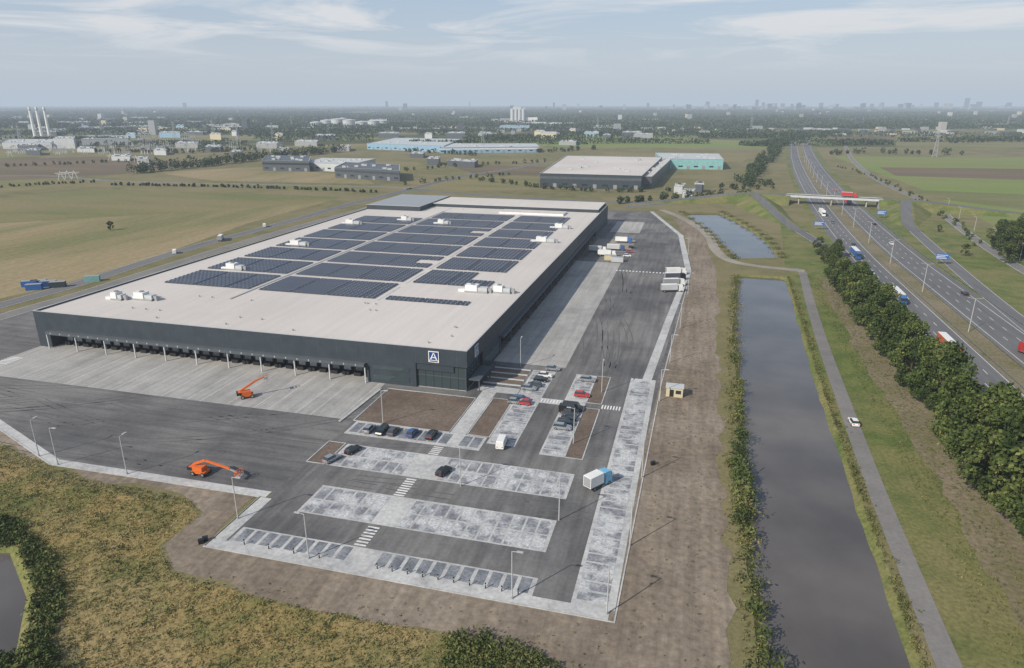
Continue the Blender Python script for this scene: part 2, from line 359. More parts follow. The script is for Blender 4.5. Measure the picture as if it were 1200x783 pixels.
stalls(-20,35.5,-74.6,-70.9,'s',mat='stallD',gap=.35,skip=pathskip)
for a,b in((-63,-58.7),(-58.3,-54)): stalls(-13.3,35.2,a,b,skip=pathskip)
for a,b in((-45.3,-41),(-40.4,-36)): stalls(-17,35.5,a,b,skip=pathskip)
stalls(-20.5,12.5,-29.8,-24.8,skip=((3,7),),mat='stallD')
stalls(14.2,20,-26.5,20.5,'t',skip=((-3,1.5),)); stalls(27,32,-28.5,20.5,'t',skip=((-3,1.5),))
stalls(43,48,-74,21,'t')
stl.obj('parking_bay')
bed=MB()
for r in((-21.5,3,-23.6,-3.5),(8.2,13.2,-23.6,-2),(32.8,36.2,-28.5,-2),(32.8,36.2,2,20.5),(-22,-18.3,-45,-36),(2.4,12.6,8.3,11.7),(2.4,12.6,12.3,15.7),(2.4,12.6,16.3,19.7)):
    rect(bed,*r,zm,'soil')
bed.obj('planting_bed')
kb=MB()
for r in((-22,3.3,-24,-3.1),(7.9,13.4,-23.9,-1.8),(32.5,36.5,-28.9,-1.7),(32.5,36.5,1.7,20.9),(-22.3,-18,-45.5,-35.5)):
    s0,s1,t0,t1=r; kerb(kb,Wl([(s0,t0),(s1,t0),(s1,t1),(s0,t1),(s0,t0)]),.28,.15)
kerb(kb,Wl([(-25,-26),(-24,-4)]),.7,.3)
kerb(kb,Wl([(-230,-32.2),(-108,-48.7),(-76,-61.2),(-23.8,-60.7),(-23.8,-77.5),(49.5,-77.5),(51,22),(56.5,164),(50,259)]),.3,.14)
for t in(8,12,16,20): kb_l=Wl([(2,t),(13,t)]); kerb(kb,kb_l,.5,.3,'palewall')
kb.obj('kerb')
zb=MB()
def zebra(s0,s1,t0,t1,n,along):
    for i in range(n):
        if along=='t': a=t0+(t1-t0)*i/n; rect(zb,s0,s1,a,a+(t1-t0)/n*.5,zm+.012,'paint')
        else: a=s0+(s1-s0)*i/n; rect(zb,a,a+(s1-s0)/n*.5,t0,t1,zm+.012,'paint')
zebra(2,4.3,-53.2,-46,8,'t'); zebra(2,4.3,-70.2,-63.8,7,'t'); zebra(2.4,4.8,-35.3,-31.2,5,'t'); zebra(36.8,42,-1.2,1.2,7,'s'); zebra(20.6,26.4,-1.2,1.2,7,'s')
zebra(22,50,155,157,18,'s'); zebra(-147,-142,-16,-10,6,'t')
zb.obj('zebra_crossing')
# ---------------- warehouse ----------------
wh=empty('distribution_warehouse',(O[0],O[1],0),R(-15))
b=MB()
b.box(-146.7,-4,5,291.7,0,11.4,'slate')
b.box(-146.7,-4,.3,5,5.3,11.4,'slate'); b.box(-4,-.3,32,240,5.3,11.4,'slate')
b.box(-30,-15,.3,5,0,5.3,'slate'); b.box(-4,-.3,14.3,32,0,11.4,'slate'); b.box(-4,-.3,240,291.7,0,11.4,'slate'); b.box(-4,-.3,5,14.3,7,11.4,'slate')
b.box(-146.7,-142,.3,5,0,5.3,'slate')
b.obj('core',wh)
b=MB()
b.box(-147,0,0,.3,7.2,12,'slate'); b.box(-147,-30,-.02,.3,5.9,7.2,'slate')
b.box(-30,-15,-.02,.3,0,7.2,'slate'); b.box(-147,-142,-.02,.3,0,5.9,'slate')
b.box(-.3,0,.3,292,7.2,12,'slate'); b.box(-.3,.02,14,32,0,7.2,'slate'); b.box(-.3,.02,240,292,0,7.2,'slate'); b.box(-.3,.02,32,240,5.3,7.2,'slate2')
b.box(-147,-146.7,.3,292,0,12,'slate'); b.box(-147,0,291.7,292,0,12,'slate')
b.obj('facade_panels',wh)
b=MB()
for s in np.arange(-141,-1,6): b.box(s,s+.08,-.03,0,7.3,11.9,'slate2')
for t in np.arange(6,290,6): b.box(0,.03,t,t+.08,7.3,11.9,'slate2')
b.obj('panel_joints',wh)
b=MB()
b.box(-147.05,.05,-.05,.4,12.0,12.08,'cap'); b.box(-.4,.05,.4,292.05,12.0,12.08,'cap'); b.box(-147.05,-146.6,.4,292.05,12.0,12.08,'cap'); b.box(-146.6,-.4,291.6,292.05,12.0,12.08,'cap')
b.obj('parapet_cap',wh)
b=MB(); b.box(-146.7,-.3,.3,291.7,11.4,11.5,'roofmem'); b.obj('roof',wh)
b=MB()
b.box(-142,-30,-1.6,-.02,5.0,5.9,'slate2'); b.box(-142,-30,-1.6,5,4.9,5.0,'slate')
b.box(.02,1.4,32,240,5.3,5.9,'slate2')
for s in np.arange(-142,-29,11.2): b.box(s-.15,s+.15,-1.3,-1.0,0,4.9,'palewall')
for s in np.arange(-140,-31,3.7): b.box(s,s+.25,-1.63,-1.6,5.2,5.7,'cap')
for t in np.arange(32,241,13): b.box(-.5,.2,t-.3,t+.3,0,5.3,'slate2')
b.obj('canopy',wh)
b=MB()
for s in np.arange(-141,-32,3.73):
    b.box(s+.3,s+3.3,4.4,5,.2,4.4,'black'); b.box(s+.75,s+2.85,4.36,4.42,1.2,3.9,'doorgrey' if random.random()<.6 else 'palewall'); b.box(s+.7,s+2.9,2.9,4.4,0,1.15,'black')
for t in np.arange(34,238,4.3):
    b.box(-4,-3.4,t+.3,t+3.6,.2,4.4,'black'); b.box(-3.4,-3.36,t+.8,t+3.1,1.2,3.9,'doorgrey'if random.random()<.5 else 'whitem'); b.box(-3.4,-2,t+.8,t+3.1,0,1.15,'black')
b.obj('dock_doors',wh)
b=MB()
b.box(-14.9,-.75,.7,.8,.2,7.1,'glassf'); b.box(-.8,-.7,.8,14,.2,7.1,'glassf')
b.box(-15,-.3,.3,1.6,7.05,7.2,'slate'); b.box(-15,-.6,.6,14,0,.2,'concretem')
for s in np.arange(-15,-.2,2.4): b.box(s,s+.08,.55,.7,.2,7.05,'slate2')
for z in (3.6,): b.box(-15,-.6,.58,.7,z,z+.16,'slate2'); b.box(-.7,-.58,.6,14,z,z+.16,'slate2')
for t in np.arange(.6,14.2,2.4): b.box(-.7,-.55,t,t+.08,.2,7.05,'slate2')
b.box(.02,.12,15,31,1.2,4.4,'glassf'); b.box(-28,-17,-.12,-.02,4.3,5.4,'glassf'); b.box(-28,-17,-.12,-.02,1,2.6,'glassf')
b.box(.03,3.2,1,12,3.3,3.6,'slate2')
for t in (1.5,11.5): b.box(2.7,2.95,t,t+.25,0,3.3,'slate2')
b.obj('glazing',wh)
b=MB()
b.box(-110,-1.5,258,291,11.5,13.6,'slate',None,'roofmem')
b.box(-146.5,-110.2,236,291,11.5,14.3,'slate',None,'greym')
b.box(-146.6,-110.1,235.9,236.3,14.3,14.5,'cap')
b.box(-60,-20,240,252,11.5,12.6,'whitem',None,'roofmem')
b.box(-110.2,-1.3,257.8,258,13.4,13.9,'cap')
b.obj('raised_roof',wh)
b=MB()
cols=[(-134,-97),(-93.5,-47.5),(-44,-14)]
t=43
for r in range(8):
    for ci,(s0,s1) in enumerate(cols):
        n=9
        if r==0 and ci==2: n=2
        if r==7 and ci==0: continue
        for k in range(n):
            a=t+k*2.32
            sa,sb=s0,s1
            if ci==2 and r==1 and k>3: sb=-24
            if ci==1 and r%3==2 and 2<k<6: sb=-56
            x=sa
            while x<sb-1:
                x2=min(sb,x+13.6)
                b.poly([(x,a,11.72),(x2-.5,a,11.72),(x2-.5,a+1.65,12.0),(x,a+1.65,12.0)],'solar')
                b.poly([(x,a+1.65,12.0),(x2-.5,a+1.65,12.0),(x2-.5,a+1.72,11.6),(x,a+1.72,11.6)],'greym')
                x=x2
    t+=24.2
b.obj('solar_panels',wh)
b=MB()
def hvac(s,t,l,w=3,rot=0):
    b.box(s,s+l*.55,t,t+w,11.9,14.2,'whitem'); b.box(s+l*.55,s+l,t+.3,t+w-.3,11.9,13.4,'palewall'); b.box(s-.2,s+l+.2,t-.15,t,11.5,12.1,'greym')
    b.box(s+l+.02,s+l+1.5,t+.8,t+1.8,12.2,13.2,'greym'); b.box(s+l+.6,s+l+1.5,t+.8,t+1.8,11.5,12.2,'greym')
    b.cyl((s+l*.3,t+w/2,14.2),(s+l*.3,t+w/2,14.5),.8,.8,'doorgrey',10)
    b.box(s-2.8,s-.3,t+.5,t+2,11.5,12.4,'whitem')
for u,v,l in((157,350,7),(265,315,7),(340,287,8),(405,262,8),(545,341,8),(578,342,6),(628,283,9),(650,267,7),(513,262,6),(130,350,4),(470,258,6)):
    x,y=P(u,v,12); s,tt=toST(x,y); hvac(s,tt,l)
for k in range(26):
    s=random.uniform(-140,-8); tt=random.choice([5,12,20,30,37,250]); 
    b.cyl((s,tt,11.5),(s,tt,12.0),.25,.25,'greym',8)
for tt in np.arange(40,235,24.2): 
    for ss in(-95.6,-46): b.box(ss-.4,ss+.4,tt+1.2,tt+20,11.5,11.56,'paver')
b.box(-95.9,-95.3,30,240,11.56,11.7,'greym')
b.obj('roof_units',wh)
def logo(M,par,name):
    b=MB(); 
    b.box(-1.9,1.9,-.1,.15,-2,2,'whitem',M)
    M2=M@Matrix.Translation((0,-.13,0))
    b.box(-1.65,1.65,0,.02,-1.1,1.75,'logoblue',M2)
    M3=M2@Matrix.Translation((0,-.02,0))
    def q3(pts): b.poly([tuple(M3@Vector((x,0,z))) for x,z in pts],'whitem')
    q3([(-1.3,-.9),(-.8,-.9),(.1,1.5),(-.15,1.5)]); q3([(.8,-.9),(1.3,-.9),(.18,1.5),(.02,1.2)]); q3([(-.5,-.35),(.6,-.35),(.5,-.05),(-.38,-.05)])
    b.box(-1.5,1.5,0,.02,-1.75,-1.35,'logoblue',M2)
    b.obj(name,par)
SC=Matrix.Scale(.8,4)
logo(Matrix.Translation((-9.5,-.2,9.6))@SC,wh,'company_sign'); logo(Matrix.Translation((.2,8,9.6))@Matrix.Rotation(R(90),4,'Z')@SC,wh,'company_sign_side')
# ---------------- highway ----------------
def shift(t): return 0 if t<200 else .00345*(t-200)**1.45
def hw(off,t): 
    return W(133+shift(t)+off,t)
ts=list(np.arange(-240,700,15))+list(np.arange(700,3600,50))
def hline(off): return [hw(off,t) for t in ts]
m=MB(); ribbon(m,hline(0),hline(14),4*LZ,'road'); m.obj('motorway_road')
m=MB(); ribbon(m,hline(22.5),hline(38.5),4*LZ,'road'); m.obj('motorway_road')
m=MB(); ribbon(m,hline(14),hline(22.5),3*LZ,'vsoil'); m.obj('motorway_median')
m=MB(); ribbon(m,hline(38.5),hline(46),3*LZ,'verge'); ribbon(m,hline(-5),hline(0),3*LZ,'verge'); m.obj('motorway_verge')
m=MB()
for o in(.9+2,13.2,23.6,35.6): ribbon(m,hline(o),hline(o+.22),6*LZ,'paint')
for o in(6.3,9.7,27.6,31.6):
    for t in np.arange(-200,900,12): m.poly([(*hw(o,t),6*LZ),(*hw(o+.2,t),6*LZ),(*hw(o+.2,t+4),6*LZ),(*hw(o,t+4),6*LZ)],'paint')
m.obj('road_marking')
def rail(off,t0,t1,name='guardrail'):
    g=MB(); tt=np.arange(t0,t1,8.0)
    for a,c in zip(tt[:-1],tt[1:]):
        p,q=hw(off,a),hw(off,c)
        g.beam((*p,.65),(*q,.65),.08,.32,'steel')
        for f in(0,.5):
            x=p[0]+(q[0]-p[0])*f; y=p[1]+(q[1]-p[1])*f; g.box(x-.05,x+.05,y-.05,y+.05,0,.75,'steel')
    g.obj(name)
rail(15,-200,900); rail(21.5,-200,900); rail(-.8,-100,420); rail(39.5,0,420)
road('slip_road',smooth(Wl([(134,150),(130,200),(127,241),(120,290)]),8),7,'road',5)
road('slip_road',smooth(Wl([(171,60),(176,150),(183,240),(189,310)]),8),7,'road',5)
road('local_road',smooth(Wl([(226,-60),(214,60),(208,150),(212,250),(224,360),(235,440),(236,620),(262,900),(320,1300)]),8),6.5,'pathasph',5)
road('local_road',smooth(Pl([(-120,392),(0,358),(90,333),(180,304),(250,283),(330,262),(400,242),(440,232),(480,222),(545,206),(600,198),(640,190)]),6),9,'road',5)
road('service_road',smooth(Pl([(-60,390),(40,360),(100,343),(200,311),(280,286),(350,266),(420,247),(450,240),(500,236)]),6),8,'pathasph',6)
road('local_road',smooth(Pl([(-200,212),(40,206),(150,213),(440,219),(480,222)]),6),7,'pathasph',5)
road('cycle_path',smooth(Wl([(95,-220),(95.6,-140),(96,-80),(96.4,-50),(97,-20),(98.5,20),(100.5,70),(104,130),(107,176),(103,181)]),6),3.6,'pathasph',6,False)
road('gravel_track',smooth(Pl([(775,246),(802,257),(828,274),(838,292),(852,304),(880,311),(943,318)]),6),5.5,'gravel',7,False)
road('access_road',smooth(Pl([(735,243),(790,238),(850,238),(885,236)]),6),8,'road',5)
ol=smooth([(-202,433),(-94,402),(-7,395),(50,412),(90,430),(128,427)],8)
def zz(s): 
    f=min(1,max(0,(s-0)/110)); return 6.5*f*f*(3-2*f)
def emb(name,pts,zf,hw_=4.5,endcap=True,lift=0):
    L_=[W(*p) for p in pts]; zl=[max(.1,zf(p))+lift for p in pts]; m=MB()
    A=offset(L_,-hw_);B=offset(L_,hw_)
    for i in range(len(L_)-1):
        m.poly([(*A[i],zl[i]),(*B[i],zl[i]),(*B[i+1],zl[i+1]),(*A[i+1],zl[i+1])],'road')
        for sgn,C in((-1,A),(1,B)):
            D0=offset(L_,sgn*(hw_+1.2))[i];D1=offset(L_,sgn*(hw_+1.2))[i+1]
            m.poly([(*C[i],zl[i]),(*C[i+1],zl[i+1]),(*D1,zl[i+1]),(*D0,zl[i])],'verge')
            w0=hw_+1.2+zl[i]*2;w1=hw_+1.2+zl[i+1]*2
            e0=offset(L_,sgn*w0)[i]; e1=offset(L_,sgn*w1)[i+1]
            m.poly([(*D0,zl[i]),(*D1,zl[i+1]),(*e1,0),(*e0,0)],'verge')
    e=len(L_)-1; w=hw_+1.2+zl[e]*2
    if endcap: m.poly([(*A[e],zl[e]),(*B[e],zl[e]),(*offset(L_,w)[e],0),(*offset(L_,-w)[e],0)],'concretem')
    m.obj(name)
emb('embankment_road',ol,lambda p:zz(p[0]))
emb('embankment_road',smooth([(300,395),(260,402),(225,412),(190,417)],6),lambda p: 6.5*min(1,max(0,(300-p[0])/85)))
def ramp(t0,t1): return lambda p: 6.45*(lambda f:f*f*(3-2*f))(min(1,max(0,(p[1]-t0)/(t1-t0))))
emb('slip_road',smooth([(120,290),(115,320),(108,364),(103,400),(100,424)],6),ramp(295,420),3.5,False)
emb('slip_road',smooth([(189,310),(192,340),(199,375),(206,405)],6),ramp(315,400),3.5,False)
br=empty('road_bridge'); bm=MB()
a=Vector((*W(127,427.1),6.5)); c=Vector((*W(191,416.9),6.5)); d=(c-a); Lb=d.length; M=Matrix.Translation(a)@d.to_track_quat('X','Z').to_matrix().to_4x4()
bm.box(0,Lb,-5,5,-1.1,-.02,'concretem',M); bm.box(0,Lb,-4.4,4.4,-.02,.01,'road',M)
for y in(-5.2,5.2): bm.box(-2,Lb+2,y-.25,y+.25,-1.3,.25,'palewall',M); bm.box(0,Lb,y-.05,y+.05,1.0,1.1,'steel',M)
for y in(-5.2,5.2):
    for x in np.arange(0,Lb,2.5): bm.box(x,x+.08,y-.04,y+.04,.25,1.0,'steel',M)
bm.obj('deck',br); bm=MB()
for x in(8,31.5,56):
    for y in(-3.5,0,3.5): bm.cyl(M@Vector((x,y,-6.5)),M@Vector((x,y,-1.1)),.5,.5,'concretem',10)
    bm.box(x-.6,x+.6,-4.5,4.5,-1.7,-1.1,'concretem',M)
bm.obj('piers',br)
# ---------------- other buildings ----------------
def prism(name,base,h,wall,roof,band=None,win=True):
    e=empty(name); m=MB(); n=len(base)
    ar=sum(base[i][0]*base[(i+1)%n][1]-base[(i+1)%n][0]*base[i][1] for i in range(n))
    if ar<0: base=base[::-1]
    for i in range(n):
        p,q=base[i],base[(i+1)%n]; m.poly([(*p,0),(*q,0),(*q,h),(*p,h)],wall)
    m.obj('walls',e); m=MB(); m.poly([(*p,h-.5) for p in base],roof)
    m.obj('roof',e); m=MB()
    for i in range(n):
        p,q=base[i],base[(i+1)%n]; m.beam((*p,h+.06),(*q,h+.06),.6,.12,'cap')
        L_=math.dist(p,q); d=Vector((q[0]-p[0],q[1]-p[1],0)).normalized(); nr=Vector((d.y,-d.x,0))
        if win:
            k=int(L_/9)
            for j in range(k):
                c=Vector((*p,0))+d*(L_*(j+.5)/k)+nr*.06
                Mx=Matrix.Translation(c)@Matrix(((d.x,nr.x,0,0),(d.y,nr.y,0,0),(0,0,1,0),(0,0,0,1)))
                if band: m.box(-L_/k/2+.1,L_/k/2-.1,-.05,.05,h*.62,h*.8,band,Mx)
                m.box(-1.7,1.7,-.05,.07,.3,4,'doorgrey',Mx) if j%2 else m.box(-2.5,2.5,-.05,.07,2.5,4.2,'glassd',Mx)
    m.obj('trim',e)
    cx=sum(p[0] for p in base)/n; cy=sum(p[1] for p in base)/n; m=MB()
    for k in range(14):
        f=random.uniform(.15,.75);p=base[k%n]; x=cx+(p[0]-cx)*f;y=cy+(p[1]-cy)*f; m.box(x-2,x+2,y-1.5,y+1.5,h-.5,h+1.2,'palewall')
    m.obj('roof_units',e)
prism('logistics_warehouse',[P(633,203,13),P(752,206,13),P(776,184,13),P(664,182,13)],13,'slate','roofmem','slate2')
prism('logistics_hall',[P(752.6,207,11),P(764,207,11),P(790,183,11),P(777,183,11)],11,'slate2','roofmem')
prism('industrial_hall',[P(776,186,12),P(848,187,12),P(842,180,12),P(768,179,12)],12,'teal','palewall')
prism('industrial_hall',[P(430,168,10),P(520,171,10),P(540,163,10),P(462,161.5,10)],10,'bluewall','palewall')
prism('industrial_hall',[P(515,173,9),P(632,172,9),P(628,168,9),P(520,168,9)],9,'bluewall','palewall','whitem')
prism('office_building',[P(307,188,12),P(362,189,12),P(364,183,12),P(312,182,12)],12,'darkwall','slate2','glassd')
prism('office_hall',[P(355,190,9),P(410,193,9),P(440,186,9),P(375,185,9)],9,'palewall','palewall')
prism('industrial_hall',[P(392,196,11),P(468,200,11),P(468,193,11),P(405,190,11)],11,'darkwall','slate2','slate')
prism('small_shed',[P(524,188,7),P(556,190,7),P(560,187,7),P(530,186,7)],7,'darkwall','greym',None,False)
prism('power_station_hall',[P(2,167,11),P(60,167,11),P(64,163,11),P(10,163,11)],11,'palewall','palewall',None,False)
prism('power_station_hall',[P(62,162,18),P(86,162,18),P(88,160,18),P(66,160,18)],18,'palewall','palewall',None,False)
prism('power_station_hall',[P(95,163,11),P(150,162,11),P(150,159,11),P(98,159,11)],11,'palewall','palewall',None,False)
for k in range(85):
    u=random.choice([random.uniform(560,760),random.uniform(240,560),random.uniform(0,250),random.uniform(0,300)]); v=random.uniform(137,159); wd=random.uniform(8,36)*(1 if v<150 else .7); hh=random.uniform(7,13)
    prism('industrial_hall',[P(u,v,hh),P(u+wd,v+.2,hh),P(u+wd,v-1.6,hh),P(u+2,v-1.8,hh)],hh,random.choice(['palewall','greym','slate2','bluewall','greym','beige','darkwall']),random.choice(['palewall','greym','slate2']),None,False)
for u,v,wd in((130,183,22),(160,186,14),(205,168,26),(240,172,18),(300,168,24),(325,175,12),(345,166,26),(480,180,16),(500,186,14),(655,166,20),(800,224,12),(790,218,10),(815,216,8),(90,174,20),(30,176,16),(180,176,14),(270,178,12),(395,172,14),(20,170,24)):
    hh=random.uniform(6,9); prism('small_shed',[P(u,v,hh),P(u+wd,v+.3,hh),P(u+wd+2,v-2,hh),P(u+3,v-2.2,hh)],hh,random.choice(['palewall','greym','slate2']),random.choice(['palewall','greym']),None,False)
s=empty('grain_silo'); m=MB(); x,y=P(598,146)
m.box(x,x+60,y,y+45,0,58,'palewall'); m.box(x+60.1,x+105,y+5,y+40,0,26,'whitem'); m.box(x+10,x+40,y+8,y+35,58,66,'palewall'); m.box(x-40,x-.1,y,y+50,0,22,'greym')
for k in range(4): m.cyl((x+8+k*14,y-1,0),(x+8+k*14,y-1,56),7,7,'palewall',12)
m.obj('body',s)
for u in(42,50,59):
    m=MB(); x,y=P(u,164); m.cyl((x,y,0),(x,y,69),3.2,2.4,'whitem',12); m.cyl((x,y,62),(x,y,64),2.8,2.8,'greym',12); m.cyl((x,y,0),(x,y,8),4.5,4.5,'greym',12); m.obj('power_station_chimney')
for u,v,r in((371,150,20),(383,149,20),(396,149,22),(410,150,22),(424,150,22),(438,150,20),(448,149,18),(402,147,18)):
    m=MB(); x,y=P(u,v); hh=random.uniform(16,27); m.cyl((x,y,0),(x,y,hh),r,r,'palewall',24); m.cyl((x,y,hh),(x,y,hh+3),r,2,'palewall',24); m.cyl((x,y,hh-2),(x,y,hh-1.4),r+.4,r+.4,'greym',24); m.obj('storage_tank')
def pylon(h,w=6):
    m=MB()
    for sx in(-1,1):
        for sy in(-1,1): m.beam((sx*w/2,sy*w/2,0),(sx*.5,sy*.5,h),.4,.4,'greym')
    for k in range(6):
        f=k/6;g=(k+1)/6;a=w/2*(1-f)+.5*f;c=w/2*(1-g)+.5*g
        for sy in(-1,1): m.beam((-a,sy*a,h*f),(c,sy*c,h*g),.22,.22,'greym'); m.beam((a,sy*a,h*f),(-c,sy*c,h*g),.22,.22,'greym')
    for k,z in enumerate((.68,.82,.95)): m.beam((-w*(1.2-.2*k),0,h*z),(w*(1.2-.2*k),0,h*z),.45,.45,'greym')
    return m.mesh('power_pylon')
py=pylon(38)
for u,v in((1095,184),(566,176),(700,152),(1010,150),(250,158),(342,150),(320,165),(880,152),(1180,150),(120,158),(205,163),(170,170),(25,172),(280,172),(385,160)):
    put(py,'power_pylon',(*P(u,v),0),random.uniform(0,3))
gm=MB()
for x in(-7,7): gm.beam((x,0,0),(x,0,11),.4,.4,'greym')
gm.beam((-7,0,11),(7,0,11),.5,.5,'greym')
for x in(-4,0,4): gm.cyl((x,0,9),(x,0,11),.3,.3,'palewall',6); gm.box(x-.6,x+.6,-3.6,-2.4,0,4,'palewall'); gm.cyl((x,-3,4),(x,-3,6.5),.3,.3,'palewall',6)
gme=gm.mesh('substation_gantry')
for k in range(170):
    u=random.uniform(-10,330)*random.choice((1,.7)); v=random.uniform(161,182); put(gme,'substation_gantry',(*P(u,v),0),random.choice((.2,.2,1.8)),None,random.uniform(.6,1.1))
gm=MB()
for sx in(-1,1): gm.beam((sx*3,0,0),(0,0,9),.4,.4,'whitem'); gm.beam((sx*4,1.5,5),(sx*0,1.5,6),.3,.3,'whitem')
gm.beam((-5,0,7),(5,0,7),.4,.4,'whitem')
gme2=gm.mesh('power_line_mast')
for u,v in((72,211),(80,210),(88,210),(12,184),(130,188),(160,190)): put(gme2,'power_line_mast',(*P(u,v),0),.3)
m=MB()
for k in range(1300):
    y=1800*(14000/1800)**rng.random(); x=rng.uniform(-.8,.8)*y
    w=rng.uniform(8,34); h=rng.uniform(4,9); z=rng.choice(['palewall','greym','greym','slate2','beige','concretem','darkwall'])
    if rng.random()<.07: h=rng.uniform(18,36); w=16
    m.box(x,x+w,y,y+rng.uniform(10,30),0,h,str(z))
for k in range(90):
    y=rng.uniform(7000,11000); x=rng.normal(.42,.2)*y; h=rng.uniform(30,85); w=rng.uniform(20,50)
    m.box(x,x+w,y,y+30,0,h,str(rng.choice(['slate2','greym'])))
for u,h,w in((452,110,30),(550,105,10),(827,105,45),(885,130,35),(893,95,28),(1130,150,50),(1144,105,65),(1095,95,45),(1060,90,65),(905,85,55),(960,90,45),(1010,88,45),(648,95,24),(215,90,35),(758,90,28),(1180,95,50),(935,95,34),(1032,94,34)):
    x,y=P(u,129); m.box(x,x+w,y,y+30,0,h,'slate2')
m.obj('distant_town')
# ---------------- vegetation ----------------
def quads(name,c,sz,mat,asp=.75,upright=False):
    n=len(c); c=np.asarray(c,float); sz=np.asarray(sz,float).reshape(-1,1)
    u=rng.normal(size=(n,3)); u/=np.linalg.norm(u,axis=1,keepdims=True)
    w=rng.normal(size=(n,3)); w-=u*(u*w).sum(1,keepdims=True); w/=np.linalg.norm(w,axis=1,keepdims=True)
    u*=sz;w*=sz*asp
    V=np.stack([c-u,c-w*.9+u*.1,c+u,c+w*.9-u*.1],1).reshape(-1,3)
    me=bpy.data.meshes.new(name); me.vertices.add(4*n); me.vertices.foreach_set('co',V.ravel().astype(np.float32))
    me.loops.add(4*n); me.loops.foreach_set('vertex_index',np.arange(4*n,dtype=np.int32)); me.polygons.add(n)
    me.polygons.foreach_set('loop_start',np.arange(0,4*n,4,dtype=np.int32)); me.polygons.foreach_set('loop_total',np.full(n,4,dtype=np.int32))
    me.materials.append(MATS[mat]); me.update(calc_edges=True); return me
def tree_mesh(name,h,r,leaf,nclump=30,nl=95,ls=.34,mat='leaf',low=.2):
    m=MB(); top=h*.8
    m.cyl((0,0,-.1),(.1,.1,h*.45),.26,.17,'bark',8); m.cyl((.1,.1,h*.45),(0,.1,top),.17,.05,'bark',6)
    cs=[];ss=[]
    for k in range(nclump):
        z=rng.uniform(low,.97); prof=math.sin(math.pi*min(1,max(.08,(z-low*.6)/(1.06-low*.6)))**.85)
        a=rng.uniform(0,6.28); rr=r*prof*rng.uniform(.35,1.05)
        p=np.array([math.cos(a)*rr,math.sin(a)*rr,z*h]); cr=rng.uniform(.13,.24)*h*.55
        if k%3==0: m.cyl((0.05,.05,max(h*.18,z*h-rr*.8)),tuple(p),.08,.02,'bark',5,False)
        q=rng.normal(size=(nl,3)); q/=np.linalg.norm(q,axis=1,keepdims=True); q*=rng.uniform(.35,1,size=(nl,1))**.6*cr; q[:,2]*=.75
        cs.append(p+q); ss.append(rng.uniform(.6,1.25,nl)*ls)
    me=quads(name,np.concatenate(cs),np.concatenate(ss),mat)
    o1=put(me,'tmp'); o2=put(m.mesh('t'),'tmp2')
    bpy.ops.object.select_all(action='DESELECT'); o1.select_set(True);o2.select_set(True);bpy.context.view_layer.objects.active=o1
    bpy.ops.object.join(); me=o1.data; bpy.data.objects.remove(o1); me.name=name; return me
TB=[tree_mesh('roadside_tree',14,4.6,.3,40,115,.31,'leaf',.14) for _ in range(4)]
TS=[tree_mesh('small_tree',7.5,2.6,.3,18,70,.36,'bushm',.15) for _ in range(2)]
for k,t in enumerate(np.arange(-90,172,8.2)):
    s=118.5+random.uniform(-1.5,1.5); sc=random.uniform(.98,1.3)*np.interp(t,[-60,0,120,140],[1.28,1.12,1.02,.8])
    put(TB[k%4],'roadside_tree',(*W(s,t+random.uniform(-2,2)),0),random.uniform(0,6.28),None,(sc*random.uniform(.9,1.15),sc*random.uniform(.95,1.1),sc))
for k in range(22):
    u=random.uniform(1165,1240); v=300-(1240-u)*.1+random.uniform(-12,18); put(TB[k%4],'broadleaf_tree',(*P(u,v),0),random.uniform(0,6),None,random.uniform(1.0,1.4))
for k in range(9): put(TB[k%4],'broadleaf_tree',(*P(random.uniform(958,985),random.uniform(298,312)),0),random.uniform(0,6),None,random.uniform(.5,.7))
for u,v in((130,270),(1100,272),(1072,243),(1130,300),(905,222),(878,212)): put(TS[0],'small_tree',(*P(u,v),0),random.uniform(0,6),None,random.uniform(.6,.9))
def mass(name,pts,h,width,spacing,n,ls,mat='leafdark'):
    cs=[];ss=[]
    for p,q in zip(pts[:-1],pts[1:]):
        L_=math.dist(p,q); k=max(1,int(L_/spacing))
        for i in range(k):
            f=(i+rng.random())/k; hh=h*rng.uniform(.55,1.15)
            if rng.random()<.1: continue
            c=np.array([p[0]+(q[0]-p[0])*f+rng.uniform(-width,width),p[1]+(q[1]-p[1])*f+rng.uniform(-width,width),hh*.5])
            g=rng.normal(size=(n,3)); g/=np.linalg.norm(g,axis=1,keepdims=True); g*=rng.uniform(.5,1,size=(n,1)); g*=np.array([hh*.42,hh*.42,hh*.5])
            cs.append(c+g); ss.append(rng.uniform(.6,1.2,n)*ls)
    put(quads(name,np.concatenate(cs),np.concatenate(ss),mat),name)
mass('tree_row',Pl([(145,205),(230,196),(300,188),(370,181),(400,178)]),14,7,3.5,60,1.3)
mass('tree_row',Pl([(722,239),(760,236),(800,234),(850,232),(880,233)]),8,3,5,70,.9)
mass('tree_row',Pl([(868,220),(880,205),(892,195),(905,180),(915,168)]),11,9,6,60,1.2)
mass('tree_row',Pl([(840,222),(880,222),(900,216)]),8,5,6,60,1)
mass('tree_row',Pl([(560,212),(600,216),(640,222),(720,226),(790,224)]),5,2,5,50,.8)
mass('tree_row',Pl([(895,172),(930,164),(980,160)]),14,12,9,50,1.8)
mass('tree_row',Pl([(970,182),(1010,180),(1080,181),(1130,182)]),10,8,10,50,1.5)
mass('tree_row',Pl([(1110,168),(1200,166),(1300,165)]),10,8,12,40,1.8)
mass('hedge',Pl([(130,217),(250,219),(400,224),(440,226)]),3,2,3,30,.9)
mass('hedge',Pl([(0,220),(60,216),(110,214)]),3,3,3,30,.9)
mass('hedge',Pl([(985,196),(1030,210),(1075,232),(1110,255),(1150,290)]),3,4,7,40,.6,'bushm')
